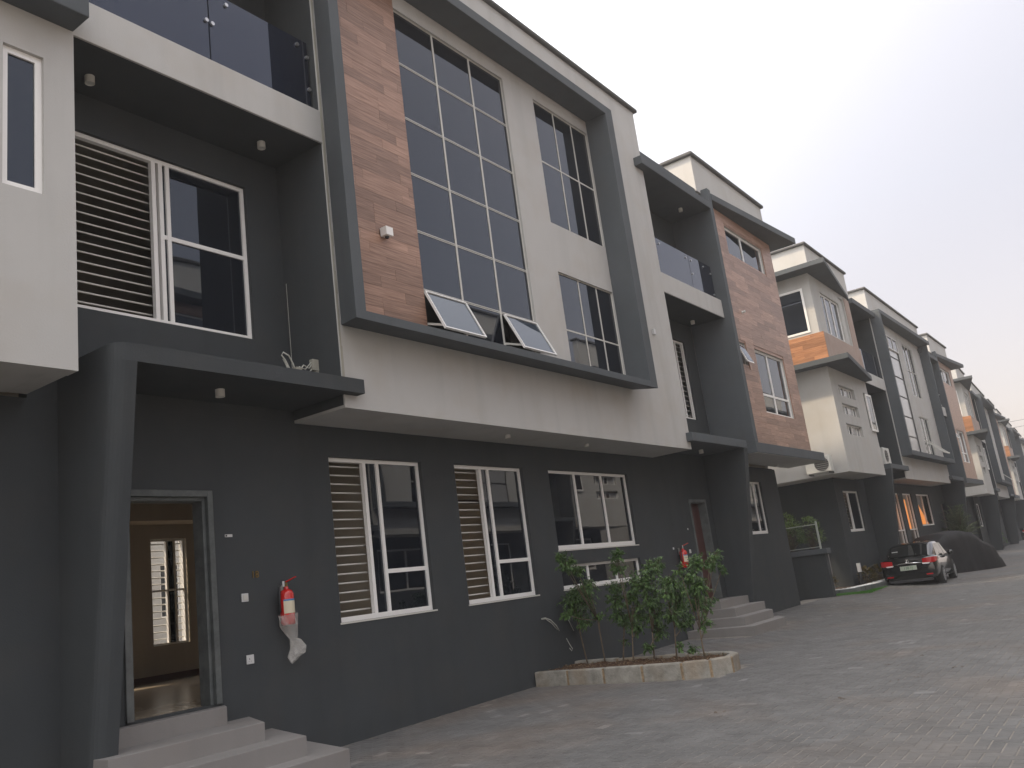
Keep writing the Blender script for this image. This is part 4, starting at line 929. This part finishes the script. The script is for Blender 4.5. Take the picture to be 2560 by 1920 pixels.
# ================================================================== PLANTER WALL, BED, PLANTS between the blocks
t = thing('terrace_wall', 'low dark terrace wall with glass guard between the two blocks', 'wall', (26.6, 1, -.62))
mk(MB().box(26.5, 26.75, -.27, 4.5, -1.0, .64), 'wall', 'dark_paint', t); mk(MB().box(26.42, 26.83, -.36, 4.5, .641, .79), 'wall_cap', 'dark_paint_trim', t, bevel=.012)
mk(MB().box(26.60, 26.612, -.12, 4.4, .86, 1.50), 'pane', 'clear_glass', t)
mk(MB().box(26.585, 26.627, -.14, 4.4, 1.50, 1.525).box(26.585, 26.627, -.16, 4.4, .845, .86), 'top_rail', 'rail_silver', t); mk(MB().box(26.58, 26.63, -.17, -.125, .79, 1.60), 'guard_post', 'rail_silver', t)
mk(MB().box(26.76, 28.4, .2, 4.5, -1.0, .60), 'terrace_floor', 'tile_step', t)
def bush(label, x, y, z, r_, h, mat, n_, leaf_l, pot=None, group=None, name='potted_plant', cat='plant', up=.5):
    t = thing(name, label, cat, (x, y, z), group); mb = MB(); st = MB()
    if pot: mk(MB().lathe((x, y, z), [(0, 0), (pot*.75, 0), (pot, pot*1.4), (pot*.9, pot*1.4), (pot*.85, pot*1.2), (0, pot*1.2)], 14), 'pot', 'dark_pot', t)
    zb_ = z+(pot*1.2 if pot else 0)
    for k in range(n_):
        d = rvec().normalized(); d.z = abs(d.z); q = Vector((x, y, zb_))+Vector((d.x*r_, d.y*r_, h*(.25+.75*d.z)))
        if k % 3 == 0: st.tube([(x, y, zb_), ((x+q.x)/2, (y+q.y)/2, zb_+(q.z-zb_)*.6), tuple(q)], [.006, .004, .002], 4, caps=False)
        for u in range(4):
            leaf(mb, q+rvec()*r_*.22, d*up+rvec()*.7, Vector((0, -.3, 1)), leaf_l*rl.uniform(.7, 1.2), leaf_l*.2)
    mk(st, 'stem', 'bark', t); mk(mb, 'leaves', mat, t, kind='stuff')
lab = ['bright potted bush at the street end behind the glass guard', 'potted bush in the middle behind the glass guard', 'potted bush farther back behind the glass guard', 'tall ferny plant rising over the glass guard rail']
for k, (x, y, r_, h) in enumerate(((27.2, .25, .34, .95), (27.1, .85, .36, .85), (27.25, 1.5, .36, .8), (27.7, 1.1, .4, 1.15))):
    bush(lab[k], x, y, .60, r_, h, 'potted_leaf', 130, .10, .16, 'potted plants behind the glass guard')
# bed with dark kerb, white pebbles and crotons
kb = thing('pebble_bed', 'narrow bed with dark kerb and white pebbles at the foot of the second block', 'flower bed', (30, -.4, -.62))
pts = [(27.1, .9), (27.9, -.62), (29.4, -.80), (31.5, -.80), (33.5, -.72)]
for i in range(len(pts)-1):
    a, b = Vector(pts[i]), Vector(pts[i+1]); n_ = int((b-a).length/.6)+1
    for j in range(n_):
        p0, p1 = a.lerp(b, j/n_), a.lerp(b, (j+1)/n_); tt = (p1-p0).normalized()*.008; nn_ = Vector((-tt.y, tt.x)).normalized()*.12
        mk(MB().prism([tuple(p0+tt), tuple(p1-tt), tuple(p1-tt+nn_), tuple(p0+tt+nn_)], -1.0, -.47+random.uniform(-.006, .006)), 'kerb_stone', 'door_frame_paint', kb, bevel=.012)
mk(MB().prism([(27.3, .9), (28.0, -.5), (29.4, -.68), (33.5, -.6), (33.5, -.001), (29.79, -.001), (29.79, .9)], -1.0, -.50), 'soil', 'soil', kb)
mb = MB()
for _ in range(1500):
    s_ = rl.random(); 
    i = min(int(s_*4), 3); u = rl.random(); x = pts[i][0]+(pts[i+1][0]-pts[i][0])*u; y = pts[i][1]+(pts[i+1][1]-pts[i][1])*u+rl.uniform(.10, .38)
    r_ = rl.uniform(.014, .03); zc = -.485+r_*.5
    v = [(x+r_, y, zc), (x, y+r_, zc), (x-r_, y, zc), (x, y-r_, zc), (x, y, zc+r_*.8)]; mb.add(v, [(0,1,4), (1,2,4), (2,3,4), (3,0,4)])
mk(mb, 'pebbles', 'pebble', kb, kind='stuff')
bush('reddish green croton beside the bollard light', 30.1, -.35, -.5, .22, .48, 'croton_leaf', 70, .13, None, 'crotons in the pebble bed', 'croton', 'plant', 1.2)
bush('reddish green croton close to the rear of the black sedan', 31.7, -.32, -.5, .22, .46, 'croton_leaf', 70, .13, None, 'crotons in the pebble bed', 'croton', 'plant', 1.2)
bush('croton tucked against the end of the low terrace wall', 27.7, .25, -.5, .25, .55, 'croton_leaf', 70, .13, None, 'crotons in the pebble bed', 'croton', 'plant', 1.2)
t = thing('bollard_light', 'short pale plastic bollard light standing in the pebble bed', 'garden light', (29.65, -.28, -.48)); mk(MB().box(29.63, 29.70, -.31, -.24, -.49, .20), 'post', 'dark_plastic', t); mk(MB().box(29.60, 29.72, -.33, -.23, -.08, .20), 'lamp_cover', 'socket_white', t)
mb = MB()
gp = [(26.8, -.28), (27.25, .55), (28.05, -.72), (30.2, -.90), (27.5, -1.05)]
for _ in range(4200):
    i = rl.choice([(0, 1, 2), (0, 2, 4), (4, 2, 3)]); a, b = sorted((rl.random(), rl.random())); A, B_, C_ = (Vector(gp[q]) for q in i)
    q = A*a+B_*(b-a)+C_*(1-b); z = gz(q.x, q.y); h = rl.uniform(.03, .06); w_ = .006; an = rl.uniform(0, 3.14)
    mb.add([(q.x-w_*math.cos(an), q.y-w_*math.sin(an), z), (q.x+w_*math.cos(an), q.y+w_*math.sin(an), z), (q.x+rl.uniform(-.02, .02), q.y+rl.uniform(-.02, .02), z+h)], [(0,1,2)])
mb.add([(x, y, gz(x, y)+.014) for x, y in (gp[0], gp[1], gp[2], gp[3], gp[4])], [(0,1,2), (0,2,4), (4,2,3)])
o = mk(mb, 'grass', 'grass_blade', None, kind='stuff'); o['label'] = 'small patch of bright grass at the foot of the low terrace wall'; o['category'] = 'grass'
# palm behind the covered car
t = thing('palm_bush', 'feathery dark green palm standing behind the covered car', 'palm', (45.8, -.75, -.7))
mk(MB().lathe((45.8, -.75, -.7), [(0, 0), (.22, 0), (.3, .5), (.27, .5), (.25, .45), (0, .45)], 16), 'pot', 'dark_pot', t)
st, lv = MB(), MB()
for k in range(95):
    a = rl.uniform(0, 6.28); sp = rl.uniform(.25, 1.15); hh = rl.uniform(1.5, 2.75)-sp*.5; P0_ = Vector((45.8, -.75, -.25)); pts_ = []
    for u in range(9):
        f_ = u/8; pts_.append(P0_+Vector((math.cos(a)*sp*f_**1.5, math.sin(a)*sp*f_**1.5*.8, hh*(1.25*f_-.38*f_**3))))
    st.tube(pts_, [.012*(1-i/9)+.002 for i in range(9)], 4, caps=False)
    for u in range(3, 9):
        for s_ in (-1, 1):
            for e in range(3):
                f_ = (u-1+e/3)/8; i = min(int(f_*8), 7); p_ = pts_[i].lerp(pts_[i+1], f_*8-i); tt = (pts_[i+1]-pts_[i]).normalized(); sd = tt.cross(Vector((0, 0, 1))).normalized()*s_
                leaf(lv, p_, sd+tt*.7+Vector((0, 0, -.2)), Vector((0, 0, 1)), rl.uniform(.2, .36), .017)
mk(st, 'frond_stalk', 'bark', t); mk(lv, 'fronds', 'palm_leaf', t, kind='stuff')
bush('small potted shrub by the steps of the third block', 66.0, 0.4, -.75, .35, .9, 'ficus_leaf', 60, .16, .2, None, 'potted_plant', 'plant')

# ================================================================== CARS
def car(label, loc, ang, sc_=1.0, suv=False, name='parked_car', cat='car', detail=True):
    t = thing(name, label, cat, (0, 0, 0)); save = list(SH); SH[:] = [0, 0]
    H = 1.70 if suv else 1.48; belt = .98 if suv else .90
    W = .905
    # body sections: x, half width, z bottom, z belt, deck height centre
    S = [(-2.36, .80, .34, .60, .62), (-2.34, .86, .26, .86, .90), (-2.25, .885, .24, .97, 1.02), (-2.0, .90, .24, 1.0, 1.065), (-1.6, .905, .22, .99, 1.04), (-1.0, .905, .2, .96, .98),
         (0, .905, .2, .93, .95), (.9, .90, .2, .92, .95), (1.3, .89, .22, .90, .96), (1.8, .87, .24, .80, .86), (2.15, .80, .25, .66, .72), (2.34, .66, .28, .5, .54)]
    if suv: S = [(x, w_, b, z+(.10 if x > -2.3 else .2), d+(.1 if x > -2.3 else .3)) for x, w_, b, z, d in S]
    mb = MB(); n_ = 0
    for (x, w_, zb_, zt, dk) in S:
        prof = [(0, zb_), (w_*.80, zb_), (w_*.96, zb_+.08), (w_, zb_+(zt-zb_)*.42), (w_*.985, zb_+(zt-zb_)*.72), (w_*.955, zt-.02), (w_*.86, zt+.012), (w_*.5, dk-.01), (0, dk)]
        ringp = prof+[(-y, z) for y, z in prof[-2:0:-1]]; n_ = len(ringp); mb.v += [(x, y, z) for y, z in ringp]
    for i in range(len(S)-1):
        for j in range(n_): mb.f.append((i*n_+j, i*n_+(j+1) % n_, (i+1)*n_+(j+1) % n_, (i+1)*n_+j)); mb.m.append(0)
    mb.f.append(tuple(range(n_))[::-1]); mb.m.append(0); mb.f.append(tuple((len(S)-1)*n_+j for j in range(n_))); mb.m.append(0)
    parts = [mk(mb, 'body', 'car_black', t, smooth=True)]
    sub = parts[0].modifiers.new('s', 'SUBSURF'); sub.levels = sub.render_levels = 1
    # greenhouse
    G = ([(-1.98, .70, .995, .0), (-1.30, .655, 1.40, 0), (-.75, .64, 1.465, 0), (-.1, .64, 1.475, 0), (.35, .62, 1.44, 0), (1.22, .73, .955, 0)] if not suv else
         [(-2.25, .76, 1.05, 0), (-2.05, .70, 1.58, 0), (-1.2, .68, 1.68, 0), (-.1, .68, 1.70, 0), (.4, .66, 1.64, 0), (1.2, .76, 1.05, 0)])
    wb = .80; zb0 = .92 if not suv else 1.0
    mb = MB()
    for (x, wt, z, _) in G:
        prof = [(wb, zb0), (wb-.03, zb0+(z-zb0)*.3), (wt+.03 if z > zb0+.1 else wt, z-.05*(z > zb0+.1)), (wt-.06, z-.005), (wt*.5, z+.012), (0, z+.018)]
        ringp = prof+[(-y, zz) for y, zz in prof[-2::-1]]; n_ = len(ringp); mb.v += [(x, y, zz) for y, zz in ringp]
    for i in range(len(G)-1):
        for j in range(n_-1): mb.f.append((i*n_+j, i*n_+j+1, (i+1)*n_+j+1, (i+1)*n_+j)); mb.m.append(0)
    parts.append(mk(mb, 'roof', 'car_black', t, smooth=True))
    # glass: rear screen, windscreen, side windows (proud sheets following the slopes)
    def lerpG(i, f_): 
        a, b = G[i], G[i+1]; return (a[0]+(b[0]-a[0])*f_, a[1]+(b[1]-a[1])*f_, a[2]+(b[2]-a[2])*f_)
    a, b = lerpG(0, .12), lerpG(0, .93)
    mb = MB(); 
    for (x, wt, z) in (a, lerpG(0, .55), b):
        for k in range(7):
            y = (-1+2*k/6)*(wt-.09); mb.v.append((x-.012, y, z+.028-.02*(k-3)**2/9))
    for i in range(2):
        for k in range(6): mb.f.append((i*7+k, i*7+k+1, (i+1)*7+k+1, (i+1)*7+k)); mb.m.append(0)
    parts.append(mk(mb, 'rear_window', 'car_glass', t, smooth=True))
    a, b = lerpG(4, .08), lerpG(4, .92); mb = MB()
    for (x, wt, z) in (a, b):
        for k in range(7): y = (-1+2*k/6)*(wt-.07); mb.v.append((x+.015, y, z+.026-.02*(k-3)**2/9))
    for k in range(6): mb.f.append((k, k+1, 8+k, 7+k)); mb.m.append(0)
    parts.append(mk(mb, 'windscreen', 'car_glass', t, smooth=True))
    zt = (H-.09); 
    for s_ in (-1, 1):
        for (xa, xb, xc, xd) in ((-1.45, -.72, -.70, -1.02), (-.64, .22, .16, -.62), (.30, 1.02, .42, .24)) if not suv else ((-1.9, -1.1, -1.1, -1.8), (-1.0, 0, 0, -1.0), (.08, 1.0, .45, .08)):
            yb_, yt_ = s_*(wb-.005+.012), s_*(.69 if not suv else .72)
            mbq = MB().add([(xa, yb_, zb0+.04), (xb, yb_, zb0+.03), (xc, yt_, zt-.02), (xd, yt_, zt-.03)], [(0,1,2,3)]); parts.append(mk(mbq, 'side_window', 'car_glass', t))
    # wheels
    wx = (-1.40, 1.30)
    for x in wx:
        for s_ in (-1, 1):
            y = s_*.80
            ar = MB().lathe((x, s_*.895, .33), [(0, 0), (.385, 0), (.385, -s_*.1)], 28, axis='y'); parts.append(mk(ar, 'wheel_arch', 'rubber', t))
            wh = MB().lathe((x, y, .325), [(.20, -.11), (.30, -.115), (.325, -.08), (.325, .08), (.30, .115), (.20, .11)], 28, axis='y'); whl = mk(wh, 'wheel', 'rubber', t, smooth=True); parts.append(whl)
            rm = MB().lathe((x, y+s_*.108, .325), [(.0, s_*.012), (.06, s_*.012), (.21, -s_*.02), (.225, s_*.008)], 24, axis='y')
            for k in range(10):
                a_ = math.pi*2*k/10; rm.hexa([(x+.05*math.cos(a_-.2), y+s_*.13, .325+.05*math.sin(a_-.2)), (x+.05*math.cos(a_+.2), y+s_*.13, .325+.05*math.sin(a_+.2)), (x+.215*math.cos(a_+.06), y+s_*.122, .325+.215*math.sin(a_+.06)), (x+.215*math.cos(a_-.06), y+s_*.122, .325+.215*math.sin(a_-.06))],
                    [(x+.05*math.cos(a_-.2), y+s_*.09, .325+.05*math.sin(a_-.2)), (x+.05*math.cos(a_+.2), y+s_*.09, .325+.05*math.sin(a_+.2)), (x+.215*math.cos(a_+.06), y+s_*.09, .325+.215*math.sin(a_+.06)), (x+.215*math.cos(a_-.06), y+s_*.09, .325+.215*math.sin(a_-.06))])
            mk(rm, 'rim', 'alloy', whl)
    if detail:
        # tail lamps wrap the corners
        for s_ in (-1, 1):
            mb = MB(); P_ = [(-2.355, .46), (-2.36, .60), (-2.345, .74), (-2.29, .84), (-2.15, .895), (-1.93, .915)]
            zl = [.80, .78, .78, .79, .82, .86]; zh = [.93, .945, .955, .955, .95, .93]
            for (x, y), z0_, z1_ in zip(P_, zl, zh): mb.v += [(x-.02, s_*y+s_*.012, z0_), (x-.02, s_*y+s_*.012, z1_)]
            for i in range(5): mb.f.append((2*i, 2*i+2, 2*i+3, 2*i+1)); mb.m.append(0)
            mk(mb, 'tail_light', 'tail_red', t)
            mk(MB().add([(-2.385, s_*.47, .755), (-2.39, s_*.66, .75), (-2.38, s_*.70, .79), (-2.385, s_*.45, .80)], [(0,1,2,3)]), 'reversing_light', 'tail_white', t)
            mk(MB().box(-2.385, -2.37, s_*.62-.10, s_*.62+.10, .40, .44), 'fog_reflector', 'tail_red', t)
            mk(MB().lathe((.62, s_*.97, .98), [(0, -.09), (.07, -.07), (.085, 0), (.07, .07), (0, .09)], 12, axis='y'), 'mirror', 'car_black', t, smooth=True)
            mk(MB().box(-.9, 1.0, s_*.905-.006, s_*.905+.006, .27, .30), 'side_sill', 'car_black', t)
        mk(MB().tube([(-2.375, -.46, .80), (-2.392, -.2, .825), (-2.395, 0, .83), (-2.392, .2, .825), (-2.375, .46, .80)], [.008, .017, .018, .017, .008], 8), 'chrome_strip', 'chrome', t, smooth=True)
        mk(MB().lathe((-2.375, 0, .905), [(.05, -.006), (.062, -.012), (.062, 0)], 20, axis='x').lathe((-2.378, 0, .915), [(.0, -.006), (.022, -.009), (.03, 0)], 14, axis='x'), 'emblem', 'chrome', t)
        pl = mk(MB().box(-2.40, -2.378, -.26, .26, .60, .745), 'number_plate', 'plate_white', t)
        tx = textobj('138 FJ', 'plate_text', 'plate_green', (-2.402, 0, .672), .12, pl, (math.pi/2, 0, -math.pi/2), .001)
        mk(MB().box(-1.72, -1.58, .36, .54, 1.21, 1.24), 'window_sticker', 'socket_white', t)
        mk(MB().box(-2.37, -2.345, -.70, .70, .215, .30), 'bumper_lip', 'dark_plastic', t)
        mk(MB().tube([(-2.374, -.44, 1.0-.035), (-2.374, .44, 1.0-.035)], .004, 4), 'boot_line', 'rubber', t)
    t.location = loc; t.rotation_euler = (0, 0, ang); t.scale = (sc_,)*3
    SH[:] = save; return t
car('shiny black sedan with red tail lights and green-lettered plate, parked before the orange-glowing windows', (32.75, -1.455, -.795), R(2.6), .95, name='parked_sedan')
car('dark SUV far down the street, cut by the right edge of the view', (93, 2.3, -.78), bend, 1.0, suv=True, name='parked_suv')

# covered car: cloth draped over a vehicle, built as a displaced shell
t = thing('covered_car', 'car hidden under a loose black cloth cover, nose pointing into the street', 'covered car', (38.3, -1.58, -.79))
mb = MB(); na, nb_ = 90, 26
prof = [(-2.35, .9), (-2.2, 1.35), (-1.5, 1.62), (-.3, 1.68), (.5, 1.58), (1.3, 1.15), (2.1, .92), (2.42, .45)]
def hgt(u): return lerp(u, prof)
for i in range(na+1):
    u = -2.45+4.95*i/na
    for j in range(nb_+1):
        v_ = -1+2*j/nb_; wv = .98*(1-.10*max(0, abs(u)-1.6)); h0 = hgt(max(-2.35, min(2.42, u)))
        s_ = abs(v_)
        if s_ < .62: y = v_/.62*.80*wv; z = h0*(1-.05*(s_/.62)**2)
        else:
            f_ = (s_-.62)/.38; y = math.copysign((.80+.22*f_**.7)*wv, v_); z = h0*(.95)*(1-f_)+.02
        fold = .018*noise.noise(Vector((u*2.3, y*1.3, z*1.2)))+.05*noise.noise(Vector((u*.9+z*.9, 3+y*.4, 1)))*(1 if s_ > .62 else .3)
        y += math.copysign(fold*1.6, v_) if s_ > .5 else 0; z += fold*.5 if s_ <= .62 else 0
        mb.v.append((u+fold*.4, y, max(z, .015)))
for i in range(na):
    for j in range(nb_): k = i*(nb_+1)+j; mb.f.append((k, k+nb_+1, k+nb_+2, k+1)); mb.m.append(0)
mb.f.append(tuple(range(nb_+1))); mb.m.append(0); mb.f.append(tuple(na*(nb_+1)+j for j in range(nb_+1))[::-1]); mb.m.append(0)
me = bpy.data.meshes.new('cloth_cover'); me.from_pydata(mb.v, [], mb.f); me.materials.append(MATS['car_cover_cloth']); me.polygons.foreach_set('use_smooth', [True]*len(me.polygons))
o = bpy.data.objects.new('cloth_cover', me); COL.objects.link(o); o.parent = t; t.rotation_euler = (0, 0, R(-24)); t.scale = (.77, .86, .98)
# overhead wires far off
for k, (z0, z1) in enumerate(((11.9, 11.85), (11.2, 11.15))):
    o = mk(MB().tube([(112, 14, z0+.9), (112, 2.4, z0), (112, -12, z1-.1), (112, -40, z1+1.2)], .018, 5), 'overhead_wire', 'rubber'); o['label'] = ('upper' if k == 0 else 'lower')+' of the two thin wires crossing the pale sky beyond the last roofs'; o['category'] = 'wire'; o['group'] = 'overhead wires'
# bits of litter on the paving
mb = MB()
for (x, y) in ((11.9, -5.2), (12.6, -5.5), (10.6, -5.6), (10.8, -5.8), (9.6, -5.3), (11.4, -6.1), (9.0, -4.2)):
    for _ in range(3):
        a = random.uniform(0, 6.28); p_ = Vector((x+random.uniform(-.05, .05), y+random.uniform(-.05, .05), gz(x, y)+.012)); q = Vector((math.cos(a), math.sin(a), 0))*random.uniform(.02, .05)
        mb.tube([p_, p_+q*.5+Vector((0, 0, .006)), p_+q], .003, 4)
o = mk(mb, 'leaf_litter', 'bark', None, kind='stuff'); o['label'] = 'few dry twigs and leaf bits lying on the paving'; o['category'] = 'litter'

# ================================================================== HAZE
m = bpy.data.materials.new('haze'); m.use_nodes = True; MATS['haze'] = m; n = m.node_tree.nodes; n.remove(n['Principled BSDF'])
v = n.new('ShaderNodeVolumePrincipled'); v.inputs['Color'].default_value = (.92, .93, .96, 1); v.inputs['Density'].default_value = .0014; v.inputs['Anisotropy'].default_value = .2
m.node_tree.links.new(v.outputs[0], n['Material Output'].inputs['Volume'])
hz_ = mk(MB().box(-82, 302, -92, 92, -2.6, 13.2), 'haze', 'haze', None, kind='stuff')
